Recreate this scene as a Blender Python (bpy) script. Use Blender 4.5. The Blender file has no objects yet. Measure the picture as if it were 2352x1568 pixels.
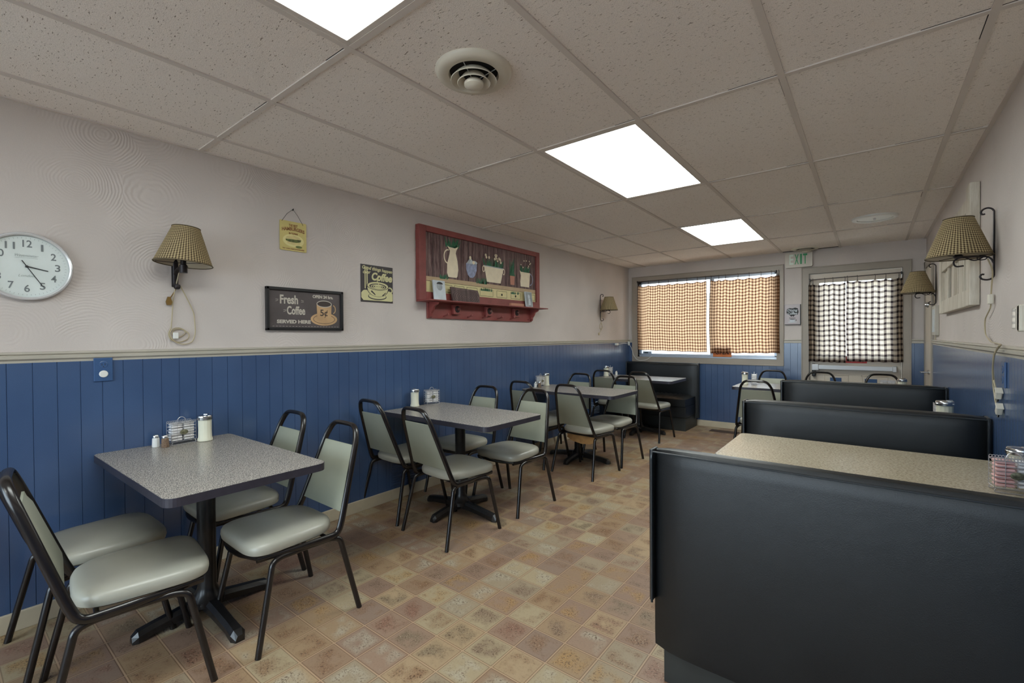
import bpy, bmesh, math, random
from mathutils import Vector, Matrix
random.seed(7)
SC = bpy.context.scene
COL = SC.collection
PI = math.pi

# ------------------------------------------------------------------ materials
def srgb(r, g, b):
    def f(c):
        c /= 255.0
        return c/12.92 if c <= .04045 else ((c+.055)/1.055)**2.4
    return (f(r), f(g), f(b), 1.0)

class NT:
    """tiny helper round a node tree"""
    def __init__(s, name):
        s.m = bpy.data.materials.new(name); s.m.use_nodes = True
        s.t = s.m.node_tree; s.t.nodes.clear()
        s.out = s.n('ShaderNodeOutputMaterial')
    def n(s, typ, ins=None, **kw):
        o = s.t.nodes.new(typ)
        for k, v in kw.items(): setattr(o, k, v)
        for k, v in (ins or {}).items():
            if isinstance(v, bpy.types.NodeSocket): s.t.links.new(v, o.inputs[k])
            else: o.inputs[k].default_value = v
        return o
    def math(s, op, a, b=None, c=None, clamp=False):
        o = s.n('ShaderNodeMath', operation=op, use_clamp=clamp)
        for i, v in enumerate((a, b, c)):
            if v is None: continue
            if isinstance(v, bpy.types.NodeSocket): s.t.links.new(v, o.inputs[i])
            else: o.inputs[i].default_value = v
        return o.outputs[0]
    def mix(s, fac, a, b, mode='MIX'):
        o = s.n('ShaderNodeMix', data_type='RGBA', blend_type=mode)
        for i, v in ((0, fac), (6, a), (7, b)):
            if isinstance(v, bpy.types.NodeSocket): s.t.links.new(v, o.inputs[i])
            else: o.inputs[i].default_value = v
        return o.outputs[2]
    def ramp(s, fac, stops, interp='LINEAR'):
        o = s.n('ShaderNodeValToRGB', {'Fac': fac}); r = o.color_ramp; r.interpolation = interp
        while len(r.elements) < len(stops): r.elements.new(.5)
        for e, (p, c) in zip(r.elements, stops): e.position = p; e.color = c
        return o.outputs['Color']
    def coord(s, which='Object'):
        return s.n('ShaderNodeTexCoord').outputs[which]
    def mapping(s, vec, scale=(1, 1, 1), loc=(0, 0, 0), rot=(0, 0, 0)):
        return s.n('ShaderNodeMapping', {'Vector': vec, 'Scale': scale, 'Location': loc, 'Rotation': rot}).outputs[0]
    def noise(s, vec, scale, detail=2, rough=.5, out='Fac'):
        return s.n('ShaderNodeTexNoise', {'Vector': vec, 'Scale': scale, 'Detail': detail, 'Roughness': rough}).outputs[out]
    def bump(s, h, strength=.2, dist=.002):
        return s.n('ShaderNodeBump', {'Height': h, 'Strength': strength, 'Distance': dist}).outputs[0]
    def pbr(s, color, rough=.5, metal=0., normal=None, spec=.5, **kw):
        ins = {'Base Color': color, 'Roughness': rough, 'Metallic': metal, 'Specular IOR Level': spec}
        if normal is not None: ins['Normal'] = normal
        ins.update(kw)
        b = s.n('ShaderNodeBsdfPrincipled', ins)
        return b.outputs[0]
    def done(s, sh):
        s.t.links.new(sh, s.out.inputs['Surface']); return s.m

def flat(name, col, rough=.5, metal=0., spec=.5, nscale=0, namp=.12, bump=0, bscale=80):
    k = NT(name); co = k.coord()
    c = col
    if nscale:
        f = k.noise(co, nscale, 3)
        dark = tuple(v*(1-namp) for v in col[:3])+(1,); lite = tuple(min(1, v*(1+namp)) for v in col[:3])+(1,)
        c = k.ramp(f, [(.3, dark), (.7, lite)])
    nm = k.bump(k.noise(co, bscale, 2), bump, .002) if bump else None
    return k.done(k.pbr(c, rough, metal, nm, spec))

M = {}
# plaster with combed swirls
def plaster(name, col):
    k = NT(name); co = k.coord('Object')
    v = k.n('ShaderNodeTexVoronoi', {'Vector': co, 'Scale': 3.1, 'Randomness': 1.0}, feature='F1')
    d = v.outputs['Distance']
    wob = k.noise(co, 9, 2)
    ph = k.math('ADD', k.math('MULTIPLY', d, 165.), k.math('MULTIPLY', wob, 16.))
    w = k.math('SINE', ph)
    mask = k.ramp(k.noise(co, 2.3, 2), [(.42, (0, 0, 0, 1)), (.62, (1, 1, 1, 1))])
    h = k.math('MULTIPLY', w, mask)
    h2 = k.math('ADD', h, k.math('MULTIPLY', k.noise(co, 60, 3), .6))
    big = k.noise(co, 1.6, 2)
    dark = tuple(c*.93 for c in col[:3])+(1,); lite = tuple(c*1.05 for c in col[:3])+(1,)
    c = k.ramp(big, [(.35, dark), (.65, lite)])
    fine = k.ramp(k.noise(co, 420, 2), [(.4, (.93, .93, .93, 1)), (.6, (1, 1, 1, 1))])
    c = k.mix(1., c, fine, 'MULTIPLY')
    return k.done(k.pbr(c, .62, 0, k.bump(h2, .26, .0025), .35))
M['plaster'] = plaster('plaster_paint', srgb(207, 198, 193))
# blue panelling
k = NT('blue_panel_paint'); co = k.coord()
c = k.ramp(k.noise(co, 3, 2), [(.3, srgb(64, 86, 122)), (.7, srgb(71, 94, 131))])
fl = k.ramp(k.noise(co, 500, 2), [(.35, (.86, .86, .88, 1)), (.65, (1, 1, 1, 1))])
c = k.mix(1., c, fl, 'MULTIPLY')
M['blue'] = k.done(k.pbr(c, .21, 0, k.bump(k.noise(co, 240, 3), .06, .001), .75))
M['blue_plate'] = flat('blue_plate_paint', srgb(62, 90, 132), .25)
M['groove'] = flat('groove_paint', srgb(44, 68, 108), .5)
M['trim'] = flat('trim_paint', srgb(186, 180, 168), .38, nscale=5, namp=.05)
M['taupe'] = flat('taupe_casing_paint', srgb(158, 148, 136), .42, nscale=4, namp=.06)
M['base'] = flat('baseboard_paint', srgb(196, 184, 160), .5, nscale=6, namp=.1)
M['door'] = flat('door_paint', srgb(214, 202, 186), .4, nscale=3, namp=.04)
# ceiling tile
k = NT('ceiling_tile'); co = k.coord()
st = k.mapping(co, (26, 80, 60), rot=(0, 0, .5))
n1 = k.noise(st, 2.2, 3, .6)
fis = k.ramp(n1, [(.318, (.0, .0, .0, 1)), (.36, (1, 1, 1, 1))])
n2 = k.ramp(k.noise(co, 330, 2), [(.33, (.80, .80, .80, 1)), (.48, (1, 1, 1, 1))])
base = k.ramp(k.noise(co, .9, 2), [(.3, srgb(240, 232, 226)), (.7, srgb(246, 240, 235))])
c = k.mix(1., base, n2, 'MULTIPLY')
c = k.mix(fis, srgb(150, 138, 128), c)
h = k.math('ADD', k.math('MULTIPLY', fis, 1.2), k.noise(co, 260, 2))
M['tile'] = k.done(k.pbr(c, .9, 0, k.bump(h, .5, .002), .1))
M['grid'] = flat('ceiling_grid_paint', srgb(214, 206, 200), .85, 0., .1)
M['dark_gap'] = flat('painted_gap_shade', srgb(30, 26, 24), .9)  # near-black colour that paints in the shade of gaps and openings
# vinyl floor tiles
k = NT('vinyl_floor'); co = k.coord()
PX, PY, OX, OY = .1545, .1475, 1.5245, 1.3445
sx = k.n('ShaderNodeSeparateXYZ', {'Vector': co})
u = k.math('DIVIDE', k.math('SUBTRACT', sx.outputs[0], OX-PX*40), PX)
v = k.math('DIVIDE', k.math('SUBTRACT', sx.outputs[1], OY-PY*40), PY)
cu, cv = k.math('FLOOR', u), k.math('FLOOR', v)
fu, fv = k.math('FRACT', u), k.math('FRACT', v)
cell = k.n('ShaderNodeCombineXYZ', {0: cu, 1: cv, 2: 0.})
wn = k.n('ShaderNodeTexWhiteNoise', {'Vector': cell.outputs[0]}, noise_dimensions='2D')
eu = k.math('MINIMUM', fu, k.math('SUBTRACT', 1., fu)); ev = k.math('MINIMUM', fv, k.math('SUBTRACT', 1., fv))
edge = k.math('MINIMUM', eu, ev)
tone = k.ramp(wn.outputs['Value'], [(0, srgb(166, 140, 120)), (.13, srgb(186, 162, 130)), (.26, srgb(156, 134, 118)), (.38, srgb(172, 156, 132)),
     (.5, srgb(172, 146, 116)), (.62, srgb(160, 134, 116)), (.74, srgb(184, 168, 138)), (.86, srgb(164, 138, 114))], 'CONSTANT')
wn2 = k.n('ShaderNodeTexWhiteNoise', {'Vector': cell.outputs[0]}, noise_dimensions='3D')
off = k.n('ShaderNodeVectorMath', {0: wn2.outputs['Color'], 1: (9., 9., 9.)}, operation='MULTIPLY').outputs[0]
co2 = k.n('ShaderNodeVectorMath', {0: co, 1: off}, operation='ADD').outputs[0]
blot = k.noise(co2, 11, 3)
tone2 = k.ramp(wn2.outputs['Value'], [(0, srgb(140, 104, 76)), (.2, srgb(132, 108, 92)), (.4, srgb(176, 138, 86)), (.55, srgb(190, 182, 164)), (.75, srgb(140, 98, 82)), (.9, srgb(126, 112, 92))], 'CONSTANT')
bf = k.ramp(blot, [(.40, (0, 0, 0, 1)), (.62, (1, 1, 1, 1))])
rimf = k.ramp(edge, [(.06, (0, 0, 0, 1)), (.2, (1, 1, 1, 1))])
bf = k.mix(1., bf, rimf, 'MULTIPLY')
bf2 = k.math('MULTIPLY', bf, .72)
c = k.mix(bf2, tone, tone2)
sp = k.ramp(k.noise(co2, 125, 3, .7), [(.40, (0, 0, 0, 1)), (.46, (1, 1, 1, 1))])
spm = k.mix(k.math('ADD', k.math('MULTIPLY', bf, .85), .12), (1, 1, 1, 1), sp)
c = k.mix(spm, srgb(92, 66, 46), c)
sl = k.ramp(k.noise(co2, 210, 2, .6), [(.57, (0, 0, 0, 1)), (.70, (.7, .7, .7, 1))])
sl = k.mix(1., sl, bf, 'MULTIPLY')
c = k.mix(sl, c, srgb(214, 200, 174))
# joint: light centre line with a dark line on either side
gl = k.ramp(edge, [(.012, (1, 1, 1, 1)), (.020, (0, 0, 0, 1))])
gd = k.ramp(edge, [(.016, (0, 0, 0, 1)), (.023, (1, 1, 1, 1)), (.034, (1, 1, 1, 1)), (.046, (0, 0, 0, 1))])
c = k.mix(k.math('MULTIPLY', gd, .62), c, srgb(112, 80, 58))
c = k.mix(k.math('MULTIPLY', gl, .7), c, srgb(202, 172, 142))
c = k.mix(1., c, (.79, .765, .745, 1), 'MULTIPLY')
hh = k.ramp(edge, [(.02, (0, 0, 0, 1)), (.06, (1, 1, 1, 1))])
hb = k.math('ADD', hh, k.math('MULTIPLY', k.noise(co, 120, 2), .4))
rg = k.ramp(k.noise(co, 4, 2), [(.3, (.36, .36, .36, 1)), (.7, (.5, .5, .5, 1))])
M['floor'] = k.done(k.pbr(c, rg, 0, k.bump(hb, .25, .0012), .4))
# laminate
def laminate(name, a, b, c3):
    k = NT(name); co = k.coord()
    st = k.mapping(co, (120, 300, 180), rot=(0, 0, .25))
    n = k.noise(st, 1., 3, .65)
    c = k.ramp(n, [(.34, a), (.5, b), (.66, c3)])
    return k.done(k.pbr(c, .26, 0, None, .5))
M['laminate'] = laminate('speckled_laminate', srgb(84, 80, 78), srgb(154, 148, 140), srgb(198, 190, 178))
M['tan_laminate'] = laminate('warm_speckled_laminate', srgb(128, 114, 92), srgb(172, 160, 138), srgb(202, 190, 168))
M['edge'] = flat('table_edge', srgb(52, 50, 60), .4, nscale=30)
M['iron'] = flat('black_enamel', srgb(30, 28, 28), .3, .0, .55, nscale=40, namp=.3)
M['tube'] = flat('black_tube_paint', srgb(22, 18, 18), .26, .0, .6, nscale=60, namp=.35)
M['wrought'] = flat('wrought_iron', srgb(46, 40, 42), .45, .4)
def vinyl(name, c1, c2, rough=.38, b=.12):
    k = NT(name); co = k.coord()
    c = k.ramp(k.noise(co, 5, 3), [(.3, c1), (.7, c2)])
    wr = k.math('ADD', k.noise(co, 380, 2), k.math('MULTIPLY', k.noise(co, 14, 2), 2.))
    return k.done(k.pbr(c, rough, 0, k.bump(wr, b, .0012), .5))
M['seat'] = vinyl('sage_vinyl', srgb(157, 156, 144), srgb(167, 165, 153), .31)
M['pad'] = vinyl('sage_back_vinyl', srgb(148, 151, 134), srgb(157, 159, 143), .5)
M['booth'] = vinyl('dark_booth_vinyl', srgb(15, 17, 19), srgb(21, 23, 25), .42, .3)
M['booth_base'] = flat('booth_base_vinyl', srgb(46, 48, 46), .5, nscale=8)
M['booth_piping'] = flat('booth_piping_vinyl', srgb(40, 44, 48), .28)
M['ply'] = flat('tan_plywood', srgb(176, 136, 88), .5, nscale=20, namp=.2)
M['chrome'] = flat('chrome', srgb(205, 205, 205), .18, 1.)
M['wire'] = flat('silver_wire', srgb(196, 194, 196), .3, .55)
M['alu'] = flat('aluminium', srgb(186, 194, 206), .32, .6)
M['white'] = flat('white_plastic', srgb(226, 226, 222), .35)
M['offwhite'] = flat('offwhite_enamel', srgb(212, 206, 192), .35)
M['cream_cord'] = flat('cream_cord_plastic', srgb(176, 162, 132), .45)
M['brass'] = flat('brass_prong', srgb(150, 120, 70), .35, .8)
M['black'] = flat('black_plastic', srgb(26, 26, 28), .4)
M['packet'] = flat('white_packet', srgb(228, 226, 226), .4)
M['packet_pink'] = flat('pink_packet', srgb(230, 184, 180), .4)
M['salt'] = flat('salt', srgb(224, 224, 222), .7)
M['pepper'] = flat('pepper', srgb(120, 98, 80), .8, nscale=300, namp=.6)
M['sugar'] = flat('cream_sugar', srgb(222, 220, 200), .6)
M['badge'] = flat('pewter_badge', srgb(120, 118, 96), .4, .5, nscale=120, namp=.5)
k = NT('clear_glass')
tr = k.n('ShaderNodeBsdfTransparent', {'Color': (.96, .98, .97, 1)}); gs = k.n('ShaderNodeBsdfGlossy', {'Color': (1, 1, 1, 1), 'Roughness': .03})
fr = k.n('ShaderNodeFresnel', {'IOR': 1.45})
mx = k.n('ShaderNodeMixShader', {0: fr.outputs[0], 1: tr.outputs[0], 2: gs.outputs[0]})
M['glass'] = k.done(mx.outputs[0])
# lamp shade weave (UV)
def check(name, ca, cb, cc):
    k = NT(name); uv = k.coord('UV')
    s = k.n('ShaderNodeSeparateXYZ', {'Vector': uv})
    a = k.math('GREATER_THAN', k.math('FRACT', s.outputs[0]), .5)
    b = k.math('GREATER_THAN', k.math('FRACT', s.outputs[1]), .5)
    sm = k.math('ADD', a, b)
    c = k.ramp(k.math('MULTIPLY', sm, .5), [(0, ca), (.34, cb), (.75, cc)], 'CONSTANT')
    return k.done(k.pbr(c, .8, 0, None, .1))
M['shade'] = check('shade_check_weave', srgb(192, 176, 138), srgb(134, 116, 86), srgb(48, 38, 32))
M['shade_in'] = flat('shade_lining', srgb(196, 186, 166), .8)
# curtain plaid (UV in metres)
def plaid(name, light, mid, dark, per=.043):
    k = NT(name); uv = k.coord('UV')
    s = k.n('ShaderNodeSeparateXYZ', {'Vector': uv})
    def band(o):
        f = k.math('FRACT', k.math('DIVIDE', o, per))
        big = k.math('LESS_THAN', f, .42)
        l1 = k.math('COMPARE', f, .60, .03); l2 = k.math('COMPARE', f, .82, .03)
        return k.math('ADD', k.math('MULTIPLY', big, .5), k.math('MULTIPLY', k.math('ADD', l1, l2), .2))
    t = k.math('ADD', band(s.outputs[0]), band(s.outputs[1]))
    c = k.ramp(t, [(0, light), (.2, tuple((l*3+m)/4 for l, m in zip(light, mid))), (.45, mid), (.95, dark)], 'LINEAR')
    df = k.n('ShaderNodeBsdfDiffuse', {'Color': c}); tl = k.n('ShaderNodeBsdfTranslucent', {'Color': c})
    m = k.n('ShaderNodeMixShader', {0: .72, 1: df.outputs[0], 2: tl.outputs[0]})
    return k.done(m.outputs[0])
M['plaid_window'] = plaid('window_curtain_plaid', srgb(232, 200, 162), srgb(182, 136, 102), srgb(80, 50, 40))
M['plaid_door'] = plaid('door_curtain_plaid', srgb(232, 216, 196), srgb(160, 146, 134), srgb(62, 52, 52), .062)
M['rod'] = flat('rod_metal', srgb(96, 88, 84), .35, .7)
# lights
k = NT('prismatic_diffuser'); co = k.coord()
vo = k.n('ShaderNodeTexVoronoi', {'Vector': co, 'Scale': 70., 'Randomness': 0.})
c = k.ramp(vo.outputs['Distance'], [(.1, (.86, .95, .90, 1)), (.6, (.95, 1, .97, 1))])
e = k.n('ShaderNodeEmission', {'Color': c, 'Strength': 9.})
M['lamp'] = k.done(e.outputs[0])
LAMP_NODE = e
# sign colours
M['exit_green'] = flat('exit_green', srgb(30, 150, 86), .4)
M['exit_pale'] = flat('exit_pale_green', srgb(226, 240, 228), .4)
M['exit_face'] = flat('exit_face', srgb(206, 200, 188), .4)
M['orange'] = flat('orange_sign', srgb(222, 128, 66), .5)
M['red'] = flat('red_sticker', srgb(214, 60, 60), .5)
M['ink'] = flat('dark_ink', srgb(44, 44, 46), .6)
M['grey_ink'] = flat('grey_ink', srgb(112, 118, 120), .6)
M['faint_ink'] = flat('faint_ink', srgb(160, 170, 168), .6)
M['clock_face'] = flat('clock_face', srgb(214, 222, 220), .5, nscale=14, namp=.04)
M['clock_rim'] = flat('clock_rim', srgb(214, 214, 216), .25, .3)
M['burger_card'] = flat('yellow_card', srgb(206, 190, 120), .55, nscale=8, namp=.06)
M['burger_pale'] = flat('pale_plate_print', srgb(224, 214, 150), .55)
M['burger_bun'] = flat('bun_print', srgb(214, 196, 136), .55, nscale=30)
M['burger_brown'] = flat('brown_print', srgb(150, 104, 62), .55)
M['olive'] = flat('olive_print', srgb(92, 98, 48), .55, nscale=60, namp=.5)
M['slate'] = flat('chalky_board', srgb(84, 76, 76), .6, nscale=7, namp=.18)
M['slate_dark'] = flat('coffee_print', srgb(62, 52, 48), .6)
M['chalk'] = flat('chalk_lettering', srgb(196, 188, 176), .7)
M['frame_black'] = flat('black_frame', srgb(32, 32, 34), .3)
M['mug'] = flat('mug_print', srgb(196, 160, 118), .6, nscale=12, namp=.12)
M['poster'] = flat('charcoal_poster', srgb(56, 50, 52), .5)
M['poster_cream'] = flat('poster_cream', srgb(212, 206, 156), .5)
M['barn_red'] = flat('barn_red_paint', srgb(134, 66, 62), .45, nscale=10, namp=.14, bump=.1, bscale=60)
def planks(name, c1, c2):
    k = NT(name); co = k.coord()
    n = k.noise(k.mapping(co, (20, 20, 2.2)), 1.6, 4, .7)
    c = k.ramp(n, [(.36, c1), (.72, c2)])
    return k.done(k.pbr(c, .55, 0, None, .3))
M['plank'] = planks('painted_dark_planks', srgb(70, 44, 46), srgb(150, 126, 122))
M['plank_groove'] = flat('plank_groove', srgb(34, 24, 24), .7)
M['pale_yellow'] = flat('pale_yellow_paint', srgb(222, 210, 158), .55, nscale=12, namp=.06)
M['tan_paint'] = flat('tan_paint', srgb(190, 164, 130), .55, nscale=12, namp=.08)
M['cream_paint'] = flat('cream_paint', srgb(238, 224, 196), .55, nscale=20, namp=.05)
M['leaf'] = flat('leaf_paint', srgb(46, 104, 74), .6, nscale=50, namp=.3)
M['pink_pot'] = flat('pink_pot_paint', srgb(190, 132, 112), .6)
M['periwinkle'] = flat('blue_white_paint', srgb(150, 158, 186), .6, nscale=40, namp=.25)
M['wood_grain'] = planks('brown_grain', srgb(78, 62, 62), srgb(120, 100, 96))
M['photo_grey'] = flat('grey_photo_print', srgb(150, 156, 160), .3, nscale=18, namp=.3)
M['card_white'] = flat('card_white', srgb(196, 204, 210), .4, nscale=9, namp=.12)
M['blockwood'] = flat('pinkish_block', srgb(190, 136, 112), .6)
M['distressed'] = planks('whitewashed_wood', srgb(186, 176, 160), srgb(220, 214, 202))
M['distressed_gap'] = flat('shutter_gap', srgb(88, 80, 70), .8)
M['vent_brown'] = flat('brown_register', srgb(84, 66, 54), .6)
M['sign_grey'] = flat('pale_sign', srgb(186, 178, 182), .5, nscale=6, namp=.05)
M['hardware'] = flat('grey_bar_enamel', srgb(190, 190, 192), .35, .2)
M['asphalt'] = flat('pavement', srgb(170, 168, 164), .9, nscale=3)
M['brick_wall'] = flat('opposite_building', srgb(196, 186, 172), .9, nscale=2)
M['awning'] = flat('awning_metal', srgb(120, 118, 116), .7)

# ------------------------------------------------------------------ mesh helpers
def box(bm, x0, y0, z0, x1, y1, z1, bev=0, seg=2, mi=0):
    x0, x1 = sorted((x0, x1)); y0, y1 = sorted((y0, y1)); z0, z1 = sorted((z0, z1))
    r = bmesh.ops.create_cube(bm, size=1.)
    vs = r['verts']
    for v in vs:
        v.co = Vector(((x0+x1)/2+v.co.x*(x1-x0), (y0+y1)/2+v.co.y*(y1-y0), (z0+z1)/2+v.co.z*(z1-z0)))
    fs = {f for v in vs for f in v.link_faces}
    for f in fs: f.material_index = mi
    if bev:
        es = list({e for v in vs for e in v.link_edges})
        bmesh.ops.bevel(bm, geom=es, offset=bev, segments=seg, profile=.5, affect='EDGES', clamp_overlap=True)
def prism(bm, pts, origin, ux, uy, depth, mi=0):
    """polygon pts in the (ux,uy) plane at origin, extruded by the vector depth"""
    o, ux, uy, d = map(Vector, (origin, ux, uy, depth))
    a = [bm.verts.new(o+ux*p[0]+uy*p[1]) for p in pts]
    b = [bm.verts.new(v.co+d) for v in a]
    n = len(pts); fs = [bm.faces.new(a), bm.faces.new(b[::-1])]
    for i in range(n): fs.append(bm.faces.new((a[i], b[i], b[(i+1) % n], a[(i+1) % n])))
    for f in fs: f.material_index = mi
def lathe(bm, prof, c=(0, 0, 0), seg=32, mi=0, flute=0, cap=True, mat=None):
    c = Vector(c); rings = []
    for r, z in prof:
        ring = []
        for i in range(seg):
            a = 2*PI*i/seg
            rr = r*(1-flute*(.5+.5*math.cos(a*12))) if flute else r
            q = c+Vector((rr*math.cos(a), rr*math.sin(a), z))
            ring.append(bm.verts.new(mat @ q if mat else q))
        rings.append(ring)
    fs = []
    for p, q in zip(rings, rings[1:]):
        for i in range(seg): fs.append(bm.faces.new((p[i], p[(i+1) % seg], q[(i+1) % seg], q[i])))
    if cap:
        fs.append(bm.faces.new(rings[0][::-1])); fs.append(bm.faces.new(rings[-1]))
    for f in fs: f.material_index = mi
def rounded(pts, rad, n=5):
    """fillet the corners of a 3d polyline"""
    pts = [Vector(p) for p in pts]; out = [pts[0]]
    for a, b, c in zip(pts, pts[1:], pts[2:]):
        u = (a-b); w = (c-b); r = min(rad, u.length*.49, w.length*.49)
        p, q = b+u.normalized()*r, b+w.normalized()*r
        for i in range(n+1):
            t = i/n; out.append(p*(1-t)**2+b*2*t*(1-t)+q*t*t)
    out.append(pts[-1]); return out
def tube(bm, pts, r, seg=10, mi=0, closed=False, flat_=None, ref=None):
    """sweep a circle (or an ellipse r x flat_, flat axis near ref) along a polyline"""
    pts = [Vector(p) for p in pts]; n = len(pts)
    tans = []
    for i in range(n):
        if closed: t = pts[(i+1) % n]-pts[i-1]
        else: t = pts[min(i+1, n-1)]-pts[max(i-1, 0)]
        tans.append(t.normalized())
    up = Vector(ref) if ref else (Vector((0, 0, 1)) if abs(tans[0].z) < .9 else Vector((1, 0, 0)))
    nrm = (up-tans[0]*up.dot(tans[0])).normalized(); rings = []
    for i in range(n):
        base = Vector(ref) if ref else nrm
        v = base-tans[i]*base.dot(tans[i])
        if v.length > 1e-4: nrm = v.normalized()
        bi = tans[i].cross(nrm); ra, rb = r, (flat_ or r)
        rings.append([bm.verts.new(pts[i]+nrm*ra*math.cos(2*PI*j/seg)+bi*rb*math.sin(2*PI*j/seg)) for j in range(seg)])
    fs = []
    rng = range(n) if closed else range(n-1)
    for i in rng:
        p, q = rings[i], rings[(i+1) % n]
        for j in range(seg): fs.append(bm.faces.new((p[j], p[(j+1) % seg], q[(j+1) % seg], q[j])))
    if not closed:
        fs.append(bm.faces.new(rings[0][::-1])); fs.append(bm.faces.new(rings[-1]))
    for f in fs: f.material_index = mi
def disc(bm, pts3, mi=0):
    f = bm.faces.new([bm.verts.new(Vector(p)) for p in pts3]); f.material_index = mi
def obj(name, bm, mats, parent=None, smooth=False, label=None, loc=None):
    bmesh.ops.recalc_face_normals(bm, faces=bm.faces)
    me = bpy.data.meshes.new(name); bm.to_mesh(me); bm.free()
    for m in (mats if isinstance(mats, (list, tuple)) else [mats]): me.materials.append(M[m] if isinstance(m, str) else m)
    if smooth:
        for p in me.polygons: p.use_smooth = True
        try: me.set_sharp_from_angle(angle=math.radians(38))
        except Exception: pass
    o = bpy.data.objects.new(name, me); COL.objects.link(o)
    if parent: o.parent = parent
    if label: o['label'] = label
    if loc: o.location = loc
    return o
def nb(): return bmesh.new()
def thing(name, label, cat, loc=(0, 0, 0), rz=0, group=None):
    o = bpy.data.objects.new(name, None); COL.objects.link(o); o.empty_display_size = .1
    o.location = loc; o.rotation_euler = (0, 0, rz); o['label'] = label; o['category'] = cat
    if group: o['group'] = group
    return o
def tag(o, label, cat, group=None):
    o['label'] = label; o['category'] = cat
    if group: o['group'] = group
    return o
def struct(o): o['kind'] = 'structure'; return o
def dup(root, loc, rz, label, group=None):
    r = root.copy(); COL.objects.link(r); r.location = loc; r.rotation_euler = (0, 0, rz); r['label'] = label
    if group: r['group'] = group
    for ch in list(root.children):
        c = ch.copy(); COL.objects.link(c); c.parent = r
        for g in list(ch.children):
            d = g.copy(); COL.objects.link(d); d.parent = c
    return r
_txt = {}
def text_mesh(s, size=1., ext=.001, off=0., spacing=1.):
    key = (s, size, ext, off, spacing)
    if key in _txt: return _txt[key]
    cu = bpy.data.curves.new('lettering', 'FONT'); cu.body = s; cu.size = size; cu.extrude = ext; cu.offset = off
    cu.align_x = 'CENTER'; cu.align_y = 'CENTER'; cu.space_character = spacing; cu.resolution_u = 4
    o = bpy.data.objects.new('lettering', cu); COL.objects.link(o)
    dg = bpy.context.evaluated_depsgraph_get(); me = bpy.data.meshes.new_from_object(o.evaluated_get(dg))
    bpy.data.objects.remove(o); _txt[key] = me
    return me
def put_text(bm, s, size, mat4, ext=.001, off=0., mi=0, spacing=1., width=None, arc=0):
    me = text_mesh(s, size, ext, off, spacing)
    xs = [v.co.x for v in me.vertices]
    k = 1.
    if width: k = width/(max(xs)-min(xs))
    b2 = bmesh.new(); b2.from_mesh(me)
    for v in b2.verts:
        v.co.x *= k
        if arc: v.co.y -= arc*(v.co.x**2)
    b2.transform(mat4)
    for f in b2.faces: f.material_index = mi
    tmp = bpy.data.meshes.new('tmp'); b2.to_mesh(tmp); b2.free(); n = len(bm.faces)
    bm.from_mesh(tmp); bpy.data.meshes.remove(tmp); bm.faces.ensure_lookup_table()
    for f in bm.faces[n:]: f.material_index = mi
def wall_left_mat(x, y, z, rot=0, shear=0):
    """text on the left wall: reads along +Y, up +Z, faces +X"""
    m = Matrix(((0, 0, 1, x), (1, 0, 0, y), (0, 1, 0, z), (0, 0, 0, 1)))
    s = Matrix.Identity(4); s[0][1] = shear
    return m @ Matrix.Rotation(rot, 4, 'Z') @ s
def wall_far_mat(x, y, z, rot=0, shear=0):
    m = Matrix(((1, 0, 0, x), (0, 0, -1, y), (0, 1, 0, z), (0, 0, 0, 1)))
    s = Matrix.Identity(4); s[0][1] = shear
    return m @ Matrix.Rotation(rot, 4, 'Z') @ s
def ell(cx, cy, rx, ry, n=28, a0=0, a1=2*PI):
    full = abs(a1-a0-2*PI) < 1e-6
    return [(cx+rx*math.cos(a0+(a1-a0)*i/(n if full else n-1)), cy+ry*math.sin(a0+(a1-a0)*i/(n if full else n-1))) for i in range(n)]
def lw(bm, pts, x, th=.001, mi=0):
    """flat shape on the left wall, pts are (y,z)"""
    prism(bm, pts, (x, 0, 0), (0, 1, 0), (0, 0, 1), (th, 0, 0), mi)
def fw(bm, pts, y, th=.001, mi=0):
    """flat shape on the far wall, pts are (x,z), faces -Y"""
    prism(bm, pts, (0, y, 0), (1, 0, 0), (0, 0, 1), (0, -th, 0), mi)
def ring2(cx, cy, rx, ry, w, n=36, a0=0, a1=2*PI):
    """closed annular arc polygons as quads"""
    out = []
    for i in range(n):
        t0 = a0+(a1-a0)*i/n; t1 = a0+(a1-a0)*(i+1)/n
        out.append([(cx+rx*math.cos(t0), cy+ry*math.sin(t0)), (cx+rx*math.cos(t1), cy+ry*math.sin(t1)),
                    (cx+(rx-w)*math.cos(t1), cy+(ry-w)*math.sin(t1)), (cx+(rx-w)*math.cos(t0), cy+(ry-w)*math.sin(t0))])
    return out

# ------------------------------------------------------------------ room
XR, YF, YB, H = 3.49, 6.84, -2.6, 2.346
RAIL = 1.215
b = nb(); box(b, -.3, YB-.3, -.12, XR+.3, YF+.15, 0); struct(obj('floor', b, 'floor'))
b = nb(); box(b, -.3, YB-.3, H+.005, XR+.3, YF+.3, H+.15); ceil = struct(obj('ceiling', b, 'tile'))
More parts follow.
